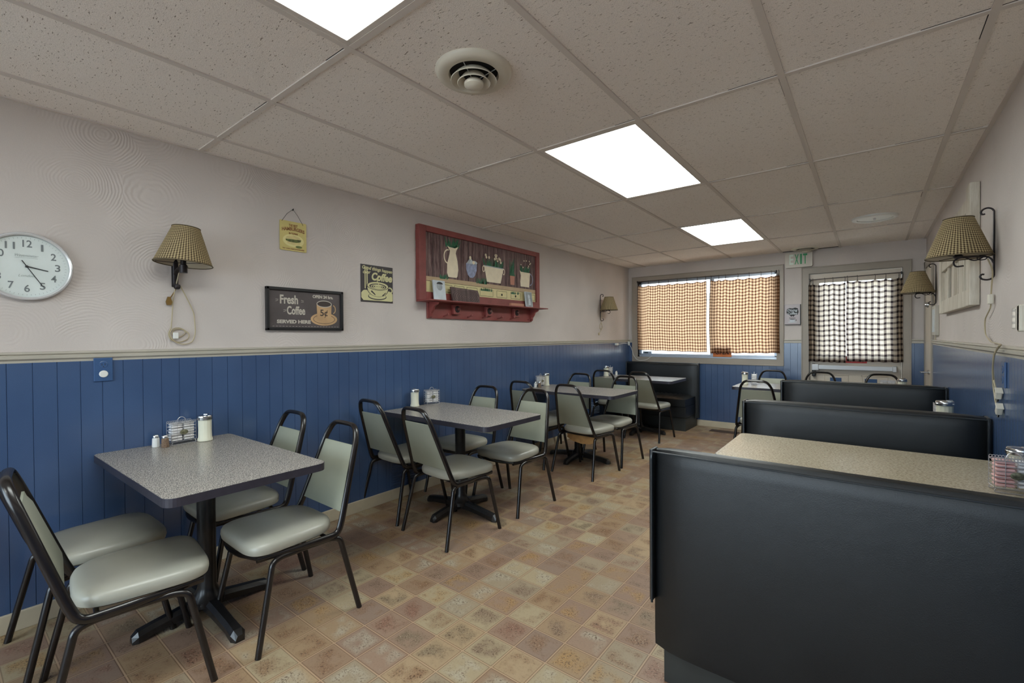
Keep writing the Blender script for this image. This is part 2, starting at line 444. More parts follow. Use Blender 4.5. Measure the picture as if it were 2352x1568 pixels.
# ceiling grid
GX = [.27, .88, 1.49, 2.10, 2.71, 3.32]; GY = [-1.42, -.22, .975, 2.174, 3.374, 4.573, 5.773]
b = nb()
for x in GX: box(b, x-.012, YB, H-.001, x+.012, YF, H+.008)
for y in GY:
    xs = [0]+GX+[XR]
    for x0, x1 in zip(xs, xs[1:]): box(b, x0+(.012 if x0 else 0), y-.012, H-.0005, x1-(.012 if x1 != XR else 0), y+.012, H+.008)
box(b, 0, YB, H-.0015, .02, YF, H+.008); box(b, XR-.02, YB, H-.002, XR, YF, H+.008)
struct(obj('trim_1', b, 'grid'))
b = nb()
for x in GX[1:]:
    for y in GY[2:]:
        L = random.uniform(.10, .22)
        box(b, x-.0135-L, y-.0145, H+.0040, x-.0135, y-.012, H+.00495)
        if random.random() < .6: box(b, x-.0145, y+.013, H+.0040, x-.012, y+.013+L, H+.00495)
        if random.random() < .5: box(b, x+.0135, y-.0140, H+.0040, x+.0135+L*.6, y-.012, H+.00495)
struct(obj('tile_gap_shade', b, 'dark_gap'))  # dark strips standing in for the shade in gaps beside the tees
# left wall, panelled below the chair rail
def beadboard(bm, a0, a1, z0, z1, plane, side, first, pitch=.0798):
    """vertical grooved panelling. plane: 'x' or 'y'; side +1/-1 is the direction it faces"""
    g = [first+i*pitch for i in range(-400, 400) if a0+.004 < first+i*pitch < a1-.004]
    prof = []
    t = .012
    prof.append((a0, t))
    for q in g: prof += [(q-.0013, t), (q-.0005, t-.002), (q+.0005, t-.002), (q+.0013, t)]
    prof.append((a1, t))
    for (p0, d0), (p1, d1) in zip(prof, prof[1:]):
        if plane[0] == 'x':
            X = plane[1]
            q = [(X+side*d0, p0, z0), (X+side*d1, p1, z0), (X+side*d1, p1, z1), (X+side*d0, p0, z1)]
        else:
            Y = plane[1]
            q = [(p0, Y+side*d0, z0), (p1, Y+side*d1, z0), (p1, Y+side*d1, z1), (p0, Y+side*d0, z1)]
        f = bm.faces.new([bm.verts.new(v) for v in q]); f.material_index = 1 if d0 < t*.9 or d1 < t*.9 else 0
def rail_profile_left(bm, y0, y1, x, s):
    pr = [(0, -.032), (.012, -.032), (.014, -.022), (.024, -.014), (.026, -.002), (.020, .002), (.028, .008), (.028, .016), (0, .018)]
    prism(bm, [(s*p[0], p[1]) for p in pr], (x, y0, RAIL), (1, 0, 0), (0, 0, 1), (0, y1-y0, 0))
b = nb(); box(b, -.15, YB, 0, 0, YF+.15, H+.02); wl = struct(obj('wall_left', b, 'plaster'))
b = nb(); beadboard(b, YB, YF, .0, RAIL-.02, ('x', 0.), 1, .2209); obj('wainscot', b, ['blue', 'groove'], wl)
b = nb(); rail_profile_left(b, YB, YF, .0, 1); obj('chair_rail', b, 'trim', wl)
b = nb(); box(b, .0, YB, 0, .024, YF-.02, .083, .003); struct(obj('baseboard_left', b, 'base'))
# right wall
b = nb(); box(b, XR, YB, 0, XR+.15, YF+.15, H+.02); wr = struct(obj('wall_right', b, 'plaster'))
b = nb(); beadboard(b, YB, 6.02, .0, RAIL-.02, ('x', XR), -1, .2209, .0532); obj('wainscot', b, ['blue', 'groove'], wr)
b = nb(); rail_profile_left(b, YB, 6.02, XR, -1); obj('chair_rail', b, 'trim', wr)
b = nb(); box(b, XR-.024, YB, 0, XR, 6.0, .083, .003); struct(obj('baseboard_right', b, 'base'))
# back wall (behind the camera), opened up for an added window
b = nb(); box(b, 0, YB-.15, 0, .25, YB, H+.02); box(b, XR-.25, YB-.15, 0, XR, YB, H+.02); box(b, .25, YB-.15, 0, XR-.25, YB, .45); box(b, .25, YB-.15, 2.2, XR-.25, YB, H+.02)
wb = struct(obj('wall_back', b, 'plaster'))
b = nb(); box(b, 0, YB, 0, XR, YB+.012, .42); obj('wainscot', b, 'blue', wb)
added_win = struct(bpy.data.objects.new('added_rear_window', None)); COL.objects.link(added_win)  # added window, out of view, brings in daylight to brighten the ceiling
b = nb()
for x0 in (.25, 1.20, 2.20, XR-.30): box(b, x0, YB-.12, .45, x0+.05, YB-.06, 2.2)
box(b, .25, YB-.12, .45, XR-.25, YB-.06, .50); box(b, .25, YB-.12, 2.15, XR-.25, YB-.06, 2.2); obj('window_frame', b, 'alu', added_win)
b = nb(); box(b, .30, YB-.095, .50, XR-.30, YB-.09, 2.15); obj('pane', b, 'glass', added_win)
# far wall with window and door openings
WX0, WX1, WZ0, WZ1 = .150, 2.040, .965, 2.120      # window opening
DX0, DX1, DZ1 = 2.395, 3.290, 2.050                # door opening
b = nb()
box(b, 0, YF, 0, WX0, YF+.15, H+.02); box(b, WX0, YF, 0, WX1, YF+.15, WZ0); box(b, WX0, YF, WZ1, WX1, YF+.15, H+.02)
box(b, WX1, YF, 0, DX0, YF+.15, H+.02); box(b, DX0, YF, DZ1, DX1, YF+.15, H+.02); box(b, DX1, YF, 0, XR, YF+.15, H+.02)
wf = struct(obj('wall_far', b, 'plaster'))
b = nb()
beadboard(b, 0, .066, 0, RAIL-.02, ('y', YF), -1, .04); beadboard(b, .066, 2.12, 0, .885, ('y', YF), -1, .04)
beadboard(b, 2.12, 2.315, 0, RAIL-.02, ('y', YF), -1, .04); beadboard(b, 3.365, XR, 0, RAIL-.02, ('y', YF), -1, .04)
obj('wainscot', b, ['blue', 'groove'], wf)
b = nb()
for x0, x1 in ((0, .066), (2.122, 2.315), (3.365, XR)):
    box(b, x0, YF-.02, RAIL-.032, x1, YF, RAIL-.004, .004); box(b, x0, YF-.026, RAIL, x1, YF, RAIL+.016, .004)
obj('chair_rail', b, 'trim', wf)
b = nb(); box(b, 0, YF-.024, 0, 2.315, YF, .083, .003); struct(obj('baseboard_far', b, 'base'))
# window
def casing(bm, x0, x1, z0, z1, ix0, ix1, iz0, iz1, y, t=.022, bottom=True):
    prism(bm, [(x0, z0), (ix0, iz0), (ix0, iz1), (x0, z1)], (0, y, 0), (1, 0, 0), (0, 0, 1), (0, -t, 0))
    prism(bm, [(x1, z0), (x1, z1), (ix1, iz1), (ix1, iz0)], (0, y, 0), (1, 0, 0), (0, 0, 1), (0, -t, 0))
    prism(bm, [(x0, z1), (ix0, iz1), (ix1, iz1), (x1, z1)], (0, y, 0), (1, 0, 0), (0, 0, 1), (0, -t, 0))
    if bottom: prism(bm, [(x0, z0), (x1, z0), (ix1, iz0), (ix0, iz0)], (0, y, 0), (1, 0, 0), (0, 0, 1), (0, -t, 0))
    e = .006
    box(bm, x0-.001, y-t-e, z0 if bottom else 0, x0+.012, y, z1+.001, .003); box(bm, x1-.012, y-t-e, z0 if bottom else 0, x1+.001, y, z1+.001, .003)
    box(bm, x0, y-t-e, z1-.012, x1, y, z1+.001, .003)
    if bottom: box(bm, x0, y-t-e, z0-.001, x1, y, z0+.012, .003)
win = struct(bpy.data.objects.new('window_1', None)); COL.objects.link(win)
b = nb(); casing(b, .064, 2.122, .885, 2.197, WX0, WX1, WZ0, WZ1, YF)
box(b, WX0-.004, YF, WZ0-.004, WX0, YF+.12, WZ1+.004); box(b, WX1, YF, WZ0-.004, WX1+.004, YF+.12, WZ1+.004)
box(b, WX0, YF, WZ1, WX1, YF+.12, WZ1+.004); box(b, WX0, YF, WZ0-.004, WX1, YF+.12, WZ0)
obj('window_casing', b, 'taupe', win)
b = nb(); y0, y1 = YF+.04, YF+.10
box(b, WX0, y0, WZ0, WX0+.045, y1, WZ1, .004); box(b, WX1-.035, y0, WZ0, WX1, y1, WZ1, .004)
box(b, WX0, y0, WZ0, WX1, y1, WZ0+.05, .004); box(b, WX0, y0, WZ1-.035, WX1, y1, WZ1, .004)
box(b, 1.205, y0-.005, WZ0, 1.262, y1, WZ1, .004)
box(b, WX0+.02, y0-.03, WZ0, WX1, y0, WZ0+.018, .003); box(b, WX0, y0-.015, WZ0+.022, WX1, y0, WZ0+.034, .002)
obj('window_frame', b, 'alu', win)
for x0, x1 in ((WX0+.045, 1.205), (1.262, WX1-.035)):
    b = nb(); box(b, x0, YF+.068, WZ0+.05, x1, YF+.072, WZ1-.035); obj('pane', b, 'glass', win)
b = nb(); box(b, .225, y0-.03, WZ0+.045, .36, y0-.004, WZ0+.085, .003); box(b, .25, y0-.034, WZ0+.055, .31, y0-.029, WZ0+.073, .001, mi=1)
obj('window_latch', b, ['alu', 'black'], win)
# door
door = struct(bpy.data.objects.new('door_1', None)); COL.objects.link(door)
b = nb(); casing(b, 2.315, 3.365, 0, 2.130, DX0, DX1, 0, DZ1, YF, bottom=False)
box(b, DX0-.004, YF, 0, DX0+.006, YF+.12, DZ1); box(b, DX1-.006, YF, 0, DX1+.004, YF+.12, DZ1); box(b, DX0, YF, DZ1-.006, DX1, YF+.12, DZ1+.004)
obj('door_casing', b, 'taupe', door)
DY = YF+.03
b = nb(); gx0, gx1, gz0, gz1 = 2.50, 3.19, 1.03, 1.93
box(b, DX0+.008, DY, .01, gx0, DY+.045, DZ1-.01); box(b, gx1, DY, .01, DX1-.008, DY+.045, DZ1-.01)
box(b, gx0, DY, .01, gx1, DY+.045, gz0); box(b, gx0, DY, gz1, gx1, DY+.045, DZ1-.01)
for px in (2.545, 2.915):
    for z0, z1 in ((.16, .80),):
        for q in ((px, z0, px+.25, z0+.012), (px, z1-.012, px+.25, z1), (px, z0, px+.012, z1), (px+.238, z0, px+.25, z1)):
            box(b, q[0], DY-.006, q[1], q[2], DY+.002, q[3], .003)
obj('door_leaf', b, 'door', door)
b = nb()
for px in (2.610, 2.950): box(b, px, DY-.004, .25, px+.115, DY+.001, .76, .001)
obj('door_panel', b, 'blue_plate', door, label='blue painted panel')
b = nb(); box(b, gx0, DY+.02, gz0, gx1, DY+.024, gz1); obj('pane', b, 'glass', door)
b = nb(); box(b, 2.43, DY-.075, .86, 3.235, DY-.035, .915, .006); box(b, 2.425, DY-.08, .845, 2.50, DY-.001, .925, .008)
box(b, 3.20, DY-.082, .85, 3.24, DY-.001, .92, .008)
obj('push_bar', b, 'hardware', door, label='grey push bar')
b = nb(); box(b, 2.425, DY-.05, .77, 2.465, DY-.001, .93, .01, 3); obj('latch_case', b, 'black', door)
# right hand door seen edge on
d2 = struct(bpy.data.objects.new('door_2', None)); COL.objects.link(d2)
b = nb(); box(b, XR-.02, 6.03, 0, XR, 6.11, 2.08, .004); box(b, XR-.02, 6.74, 0, XR, 6.83, 2.08, .004); box(b, XR-.02, 6.03, 2.0, XR, 6.83, 2.08, .004)
obj('door_casing', b, 'taupe', d2)
b = nb(); box(b, XR-.012, 6.115, .01, XR-.001, 6.735, 1.995, .002); obj('door_leaf', b, 'door', d2)
b = nb(); tube(b, [(XR-.012, 6.30, .895), (XR-.075, 6.30, .895)], .010); tube(b, rounded([(XR-.07, 6.30, .895), (XR-.075, 6.38, .895), (XR-.07, 6.42, .885)], .01), .008)
NX = lambda x, y, z: Matrix(((0, 0, -1, x), (1, 0, 0, y), (0, 1, 0, z), (0, 0, 0, 1)))   # lathe axis +Z -> -X
PXM = lambda x, y, z: Matrix(((0, 0, 1, x), (1, 0, 0, y), (0, 1, 0, z), (0, 0, 0, 1)))   # lathe axis +Z -> +X
lathe(b, [(.026, 0), (.026, .01), (.02, .014)], (0, 0, 0), 20, mat=NX(XR-.012, 6.30, .895))
obj('door_handle', b, 'chrome', d2, True)
b = nb(); lathe(b, [(.028, 0), (.028, .012), (.018, .03)], (0, 0, 0), 20, mat=NX(XR-.012, 6.42, 1.59))
obj('dead_bolt', b, 'chrome', d2, True)
LAMP, SKY, SUN, EXPO = 7.5, 5., 9., .95

# ------------------------------------------------------------------ dining chairs
def hx(z): return .200-(z-.40)*.165
def ly(z): return -.160-(z-.40)*.33
def make_chair(label, group):
    t = thing('dining_chair', label, 'chair', group=group)
    # cushion
    b = nb(); n = 56
    def outline(sc, z):
        ring = []
        for i in range(n):
            a = 2*PI*i/n; c, s = math.cos(a), math.sin(a)
            e = .52 if s < 0 else .42
            x = math.copysign(abs(c)**e, c); y = math.copysign(abs(s)**e, s)
            w = .198+.012*y
            ring.append(b.verts.new((x*w*sc, .036+y*.198*sc, z)))
        return ring
    rings = [outline(.93, .384), outline(.985, .392), outline(1., .406), outline(.995, .420), outline(.965, .432), outline(.90, .440), outline(.7, .446), outline(.4, .449), outline(.12, .450)]
    for p, q in zip(rings, rings[1:]):
        for i in range(n): b.faces.new((p[i], p[(i+1) % n], q[(i+1) % n], q[i]))
    b.faces.new(rings[0][::-1]); b.faces.new(rings[-1])
    obj('seat', b, 'seat', t, True)
    # back pad
    b = nb(); nz, nx = 8, 10; g = {}
    for side in (0, 1):
        for i in range(nz+1):
            z = .462+(.752-.462)*i/nz
            for j in range(nx+1):
                u = -1+2*j/nx; w = hx(z)-.013
                edge = max(abs(u), abs(2*i/nz-1))**8
                d = (.011*(1-edge)+.003) if side else -(.004)
                g[side, i, j] = b.verts.new((u*w, ly(z)+d+.002, z))
    for side in (0, 1):
        for i in range(nz):
            for j in range(nx): b.faces.new((g[side, i, j], g[side, i, j+1], g[side, i+1, j+1], g[side, i+1, j]))
    for i in range(nz):
        for j in (0, nx): b.faces.new((g[0, i, j], g[0, i+1, j], g[1, i+1, j], g[1, i, j]))
    for j in range(nx):
        for i in (0, nz): b.faces.new((g[0, i, j], g[0, i, j+1], g[1, i, j+1], g[1, i, j]))
    obj('backrest', b, 'pad', t, True)
    # back loop running down into the seat rails
    b = nb()
    half = [(.172, .20, .373), (.200, .0, .373), (.203, -.145, .373), (hx(.43), ly(.43), .43), (hx(.78), ly(.78), .78), (.098, ly(.842), .842), (0, ly(.846), .846)]
    full = half+[(-x, y, z) for x, y, z in half[-2::-1]]
    tube(b, rounded(full, .055, 7), .0155, 12, flat_=.0115, ref=(0, 1, .2))
    obj('back_frame', b, 'tube', t, True)
    b = nb()
    tube(b, rounded([(.178, .19, .377), (.06, .232, .377), (-.06, .232, .377), (-.178, .19, .377)], .05), .010, 8)
    for y in (.10, -.10): tube(b, [(-.19, y, .368), (.19, y, .368)], .008, 8)
    obj('seat_frame', b, 'tube', t, True)
    for s in (-1, 1):
        b = nb(); tube(b, rounded([(s*.228, .222, 0), (s*.202, .150, .352), (s*.192, .11, .361), (s*.190, 0, .361)], .05, 6), .0122, 10); obj('leg', b, 'tube', t, True)
        b = nb(); tube(b, rounded([(s*.230, -.235, 0), (s*.202, -.155, .352), (s*.192, -.11, .361), (s*.190, 0, .361)], .05, 6), .0122, 10); obj('leg', b, 'tube', t, True)
    return t
GC = 'sage vinyl dining chairs with black tube frames'
chairs = [   # x, y, rotation in degrees (0 faces the window), label
    (.797, .466, -7, 'sage vinyl dining chair nearest the camera, at the aisle side of the nearest table'),
    (.330, .442, 1, 'sage vinyl dining chair against the wall, half hidden behind the chair nearest the camera'),
    (.838, 1.035, 179, 'sage vinyl dining chair facing the camera at the aisle side of the nearest table'),
    (.285, 1.055, 179, 'sage vinyl dining chair by the wall on the far side of the nearest table'),
    (.790, 2.165, -5, 'dining chair turned back to the camera at the aisle side of the second left table'),
    (.235, 2.220, -3, 'dining chair by the wall in front of the louvred wall vent, back to the camera'),
    (.812, 2.800, 178, 'dining chair facing the camera at the aisle end of the second left table'),
    (.300, 2.780, 180, 'dining chair by the wall on the far side of the second left table'),
    (.860, 3.880, -6, 'dining chair with a tan board hanging under its seat at the third left table'),
    (.300, 3.900, -2, 'dining chair by the wall on the near side of the third left table'),
    (.880, 4.400, 176, 'dining chair facing the camera at the aisle side of the third left table'),
    (.310, 4.450, 180, 'dining chair by the wall on the far side of the third left table'),
    (.800, 5.640, -4, 'dining chair before the corner booth table on its aisle side'),
    (.290, 5.660, 0, 'dining chair before the corner booth table on its wall side'),
    (2.126, 5.235, 0, 'dining chair with its back to the camera beside the farthest booth back'),
    (2.050, 6.160, 180, 'dining chair under the window beyond the right-hand window table'),
    (2.540, 6.160, 180, 'dining chair before the exit door, the one nearer the window'),
    (3.105, 6.160, 180, 'dining chair before the exit door, the one nearer the right wall'),
]
ch0 = make_chair(chairs[0][3], GC)
dirs = []
for i, (x, y, r, lab) in enumerate(chairs):
    if i == 0: c = ch0; c.location = (x, y, 0); c.rotation_euler = (0, 0, math.radians(r))
    else: c = dup(ch0, (x, y, 0), math.radians(r), lab, GC)
    dirs.append(c)
# tan board sagging below one seat
b = nb(); pts = [(-.14, 0), (.16, 0), (.17, -.03), (.12, -.062), (.02, -.072), (-.08, -.06), (-.15, -.03)]
prism(b, pts, (.0, -.10, .352), (1, 0, 0), (0, 0, 1), (0, .02, 0)); box(b, -.15, -.10, .346, .165, .12, .356)
obj('seat_board', b, 'ply', dirs[8], label='tan plywood board under the seat')

# ------------------------------------------------------------------ pedestal tables
TT = .727
def rrect(x0, x1, y0, y1, r, n=6):
    out = []
    for cx, cy, a in ((x1-r, y1-r, 0), (x0+r, y1-r, 90), (x0+r, y0+r, 180), (x1-r, y0+r, 270)):
        for i in range(n+1):
            t = math.radians(a+90*i/n); out.append((cx+r*math.cos(t), cy+r*math.sin(t)))
    return out
def make_table(L, W, label, group, top='laminate', base=True):
    t = thing('pedestal_table', label, 'table', group=group)
    b = nb(); prism(b, rrect(-L/2, L/2, -W/2, W/2, .045), (0, 0, TT-.033), (1, 0, 0), (0, 1, 0), (0, 0, .032))
    e = obj('edge_band', b, 'edge', t)
    b = nb(); prism(b, rrect(-L/2+.0015, L/2-.0015, -W/2+.0015, W/2-.0015, .044), (0, 0, TT-.0012), (1, 0, 0), (0, 1, 0), (0, 0, .0012))
    obj('tabletop', b, top, t)
    b = nb(); lathe(b, [(.07, .05), (.07, .075), (.05, .10), (.038, .13), (.038, TT-.045)], seg=28); obj('column', b, 'iron', t, True)
    b = nb(); box(b, -.16, -.16, TT-.045, .16, .16, TT-.033, .002); obj('mounting_plate', b, 'iron', t)
    for k in range(4):
        a = k*PI/2; ln = .355 if k % 2 == 0 else .285
        b = nb(); sec = []
        for f, w, h0, h1 in ((0, .030, .03, .088), (.3, .028, .028, .076), (.75, .026, .014, .056), (.93, .029, .001, .046), (1., .018, .001, .028)):
            x = f*ln
            sec.append([b.verts.new(v) for v in ((x, -w, h0), (x, w, h0), (x, w, h1-.018), (x, w*.55, h1), (x, -w*.55, h1), (x, -w, h1-.018))])
        for p, q in zip(sec, sec[1:]):
            for i in range(6): b.faces.new((p[i], p[(i+1) % 6], q[(i+1) % 6], q[i]))
        b.faces.new(sec[0][::-1]); b.faces.new(sec[-1])
        b.transform(Matrix.Rotation(a, 4, 'Z')); obj('foot', b, 'iron', t)
    return t
GT = 'pedestal tables with speckled grey laminate tops'
tables = [
    (.535, .808, .5, 'speckled grey table nearest the camera, pushed against the blue wall'),
    (.600, 2.440, -.5, 'second speckled grey table along the blue wall, in front of the louvred vent'),
    (.585, 4.225, 0, 'third speckled grey table along the blue wall, with salt and pepper shakers on it'),
    (.555, 5.90, 0, 'grey table before the corner booth under the window, its top shining blue'),
    (2.335, 5.73, 0, 'grey table standing free under the window, left end in view beside the booths'),
]
t0 = make_table(1.07, .61, tables[0][3], GT)
for i, (x, y, r, lab) in enumerate(tables):
    if i == 0: t0.location = (x, y, 0); t0.rotation_euler = (0, 0, math.radians(r))
    else: dup(t0, (x, y, 0), math.radians(r), lab, GT)
t6 = make_table(.60, .61, 'small square table by the right wall beyond the farthest booth back', GT); t6.location = (3.175, 5.73, 0)
# booth tables
GB = 'warm speckled tables between the dark booths'
bt = thing('booth_table', 'long warm-speckled booth table behind the nearest dark booth back', 'table', (2.945, 2.585, 0), group=GB)
L, W = 1.06, .60
b = nb(); prism(b, rrect(-L/2, L/2, -W/2, W/2, .035), (0, 0, TT-.033), (1, 0, 0), (0, 1, 0), (0, 0, .032)); obj('edge_band', b, 'edge', bt)
b = nb(); prism(b, rrect(-L/2+.0015, L/2-.0015, -W/2+.0015, W/2-.0015, .034), (0, 0, TT-.0012), (1, 0, 0), (0, 1, 0), (0, 0, .0012)); obj('tabletop', b, 'tan_laminate', bt)
b = nb(); lathe(b, [(.26, .0), (.26, .012), (.05, .05), (.038, .08), (.038, TT-.034)], seg=32); obj('pedestal', b, 'iron', bt, True)
bt2 = dup(bt, (2.945, 4.02, 0), 0, 'booth table between the two farther dark booth backs, hidden but for its jars', GB)

# ------------------------------------------------------------------ booths
def booth_back(b, w, y0, y1, z0, z1, lean=0.):
    """cushioned back slab between y0 and y1, soft top"""
    n = 20; rows = [(y0, z0), (y0-.006, z0+.05), (y0-.010, (z0+z1)/2), (y0-.004, z1-.06), (y0+.002, z1-.015), (y0+.010, z1-.002), ((y0+y1)/2-lean/2, z1+.003), (y1-.012-lean, z1-.002), (y1-.002-lean, z1-.015), (y1+.004-lean*.9, z1-.06), (y1+.010-lean*.4, (z0+z1)/2), (y1+.006, z0+.05), (y1, z0)]
    g = []
    for i in range(n+1):
        u = -1+2*i/n; k = 1-abs(u)**10*.6
        g.append([b.verts.new((u*w/2, (y0+y1)/2+(y-(y0+y1)/2)*k, z if z < z1-.03 else z-.012*abs(u)**12)) for y, z in rows])
    m = len(rows)
    for p, q in zip(g, g[1:]):
        for j in range(m-1): b.faces.new((p[j], p[j+1], q[j+1], q[j]))
        b.faces.new((p[m-1], p[0], q[0], q[m-1]))
    b.faces.new(g[0][::-1]); b.faces.new(g[-1])
def cushion(b, x0, x1, y0, y1, z0, z1, ribs=0, ax=0):
    n, m = 48, 16; T = {}
    for i in range(n+1):
        for j in range(m+1):
            u, v = -1+2*i/n, -1+2*j/m
            e = (1-abs(u)**7)*(1-abs(v)**5)
            z = z1-.035*(1-e)
            if ribs: z += .004*math.cos(i/n*2*PI*ribs)*e
            T[i, j] = b.verts.new((x0+(x1-x0)*i/n, y0+(y1-y0)*j/m, z))
    for i in range(n):
        for j in range(m): b.faces.new((T[i, j], T[i+1, j], T[i+1, j+1], T[i, j+1]))
    B = {}
    ring = [(i, 0) for i in range(n+1)]+[(n, j) for j in range(1, m+1)]+[(i, m) for i in range(n-1, -1, -1)]+[(0, j) for j in range(m-1, 0, -1)]
    low = [b.verts.new((T[q].co.x, T[q].co.y, z0)) for q in ring]
    for a in range(len(ring)):
        c = (a+1) % len(ring); b.faces.new((T[ring[a]], low[a], low[c], T[ring[c]]))
    b.faces.new(low)
GBo = 'dark vinyl booth benches along the right wall'
BW = 1.125; BX = 2.910
def booth(label, y, back_h, dirs_, group, lean=0.):
    """dirs_: +1 a seat on the far side, -1 on the near side"""
    t = thing('booth_bench', label, 'booth', (BX, y, 0), group=group)
    hw = BW/2
    b = nb(); booth_back(b, BW-.02, -.055, .055, .125, back_h, lean); obj('backrest', b, 'booth', t, True)
    # welted end panels and the seam under the top edge
    b = nb()
    for s in (-1, 1):
        for yy in (-.062, .062):
            if yy > 0 and lean: continue
            tube(b, rounded([(s*(hw-.012), yy, .30), (s*(hw-.012), yy, back_h-.030), (s*(hw-.012), yy*.85, back_h-.008)], .02), .0045, 6)
    for yy in (-1, 1):
        if yy > 0 and lean: continue
        tube(b, [(-hw+.012, yy*.0565, back_h-.014), (0, yy*.057, back_h-.016), (hw-.012, yy*.0565, back_h-.014)], .0032, 6)
    obj('piping', b, 'booth_piping', t, True)
    for s in (-1, 1):
        b = nb(); box(b, s*hw, -.055, .30, s*(hw-.014), .055-lean, back_h-.006, .005); obj('end_panel', b, 'booth', t)
    for d in dirs_:
        b = nb(); cushion(b, -hw+.02, hw-.01, *sorted((d*.062, d*.50)), .335, .455, 0); obj('seat', b, 'booth', t, True)
        b = nb(); box(b, -hw+.02, d*.056, .135, hw-.01, d*.47, .333, .006); obj('seat_box', b, 'booth', t)
    b = nb(); y0 = -.40 if -1 in dirs_ else -.03; y1 = .40 if 1 in dirs_ else .03
    box(b, -hw+.045, y0, 0, hw-.01, y1, .133, .003); obj('plinth', b, 'booth_base', t)
    return t
booth('dark vinyl booth bench nearest the camera, its plain rear filling the lower right', 1.712, .872, (1,), GBo, .05)
booth('middle dark vinyl booth bench, facing the camera behind the long speckled table', 3.290, .873, (-1, 1), GBo)
booth('farthest dark vinyl booth bench of the row by the right wall, beneath the exit door', 4.90, .875, (-1, 1), GBo)
# corner booth under the window
cb = thing('corner_booth', 'dark vinyl corner booth bench under the window against the far wall', 'booth', (.560, 6.74, 0))
b = nb(); booth_back(b, 1.075, -.055, .045, .12, .895); obj('backrest', b, 'booth', cb, True)
b = nb()
for s in (-1, 1): tube(b, rounded([(s*.534, -.062, .12), (s*.534, -.062, .885), (s*.534, .0, .898)], .03), .006, 8)
tube(b, [(-.53, -.062, .872), (.53, -.062, .872)], .004, 6); obj('piping', b, 'booth_piping', cb, True)
b = nb(); cushion(b, -.515, .50, -.52, -.064, .335, .465, 16); obj('seat', b, 'booth', cb, True)
b = nb(); box(b, -.515, -.50, .18, .50, -.058, .333, .008); obj('seat_box', b, 'booth', cb)
b = nb(); box(b, -.51, -.47, 0, .49, .03, .178, .004); obj('plinth', b, 'booth_base', cb)

# ------------------------------------------------------------------ condiments
def make_pourer(label, group):
    t = thing('sugar_pourer', label, 'sugar jar', group=group)
    b = nb(); lathe(b, [(.033, .0), (.0365, .003), (.0365, .012), (.0330, .020), (.0315, .060), (.0322, .112), (.0335, .118)], seg=48, flute=.05); obj('jar', b, 'sugar', t, True)
    b = nb(); lathe(b, [(.0350, .116), (.0378, .118), (.0378, .128), (.0362, .130), (.0362, .136), (.034, .140), (.012, .143)], seg=32); lid = obj('lid', b, 'chrome', t, True)
    b = nb(); prism(b, [(0, 0), (.022, .002), (.022, .006), (0, .004)], (.006, -.009, .141), (1, 0, 0), (0, 0, 1), (0, .018, 0)); obj('pour_flap', b, 'chrome', lid)
    return t
def make_caddy(label, group):
    t = thing('wire_caddy', label, 'caddy', group=group)
    b = nb(); W_, D_, Z0, Z1 = .058, .027, .018, .112
    for i in range(6):
        z = Z0+(Z1-Z0)*i/5
        tube(b, [(-W_, -D_, z), (W_, -D_, z), (W_, D_, z), (-W_, D_, z)], .0011, 5, closed=True, ref=(0, 0, 1))
    for x in (-W_, -.030, 0, .030, W_):
        for y in (-D_, D_): tube(b, [(x, y, Z0), (x, y, Z1+.004)], .0011, 5)
        tube(b, [(x, -D_, Z0), (x, D_, Z0)], .0011, 5)
    for k in range(14):
        for y in (-D_, D_):
            cx = -W_+.0045+k*(2*W_-.009)/13
            tube(b, [(cx+.0045*math.cos(a), y, Z1+.006+.0045*math.sin(a)) for a in [2*PI*i/8 for i in range(8)]], .0011, 5, closed=True, ref=(0, 1, 0))
    obj('cage', b, 'wire', t, True)
    b = nb(); tube(b, [(.022*math.cos(a), 0, .112+.030*math.sin(a)) for a in [PI*i/14 for i in range(15)]], .0016, 6, ref=(0, 1, 0)); obj('handle', b, 'wire', t, True)
    b = nb()
    for y in (-D_, D_): tube(b, rounded([(-.052, y, .018), (-.060, y, .002), (-.03, y, .0016), (.03, y, .0016), (.060, y, .002), (.052, y, .018)], .008), .0016, 6)
    obj('feet', b, 'wire', t, True)
    b = nb(); lathe(b, [(.0165, 0), (.0165, .002), (.012, .0035)], seg=24, mat=Matrix(((1.15, 0, 0, 0), (0, 0, -1, -D_-.001), (0, .8, 0, .064), (0, 0, 0, 1)))); obj('badge', b, 'badge', t, True)
    return t
def make_shaker(label, group, fill, kind):
    t = thing(kind+'_shaker', label, kind+' shaker', group=group)
    b = nb(); lathe(b, [(.0165, 0), (.0175, .002), (.0165, .018), (.0158, .040), (.0135, .048)], seg=10); obj('body', b, fill, t)
    b = nb(); lathe(b, [(.0135, .047), (.0138, .050), (.0138, .058), (.010, .063)], seg=20); obj('cap', b, 'chrome', t, True)
    return t
def make_packet(mat, label, group):
    b = nb(); box(b, -.025, -.022, 0, .025, .022, .0112, .0045, 3)
    return tag(obj('sugar_packet', b, mat, None, True), label, 'packet', group)
P0, C0, S0, K0, W0, PK0 = {}, {}, {}, {}, {}, {}
def put(kind, x, y, rz, label, z=TT):
    mk = {'pourer': (P0, make_pourer, ('sugar pourers with metal lids',)), 'caddy': (C0, make_caddy, ('wire caddies of packets',)),
          'salt': (S0, make_shaker, ('glass salt and pepper shakers', 'salt', 'salt')), 'pepper': (K0, make_shaker, ('glass salt and pepper shakers', 'pepper', 'pepper'))}[kind]
    if 'o' not in mk[0]:
        mk[0]['o'] = mk[1](label, *mk[2]); o = mk[0]['o']; o.location = (x, y, z+.0005); o.rotation_euler = (0, 0, rz)
    else: o = dup(mk[0]['o'], (x, y, z+.0005), rz, label)
    return o
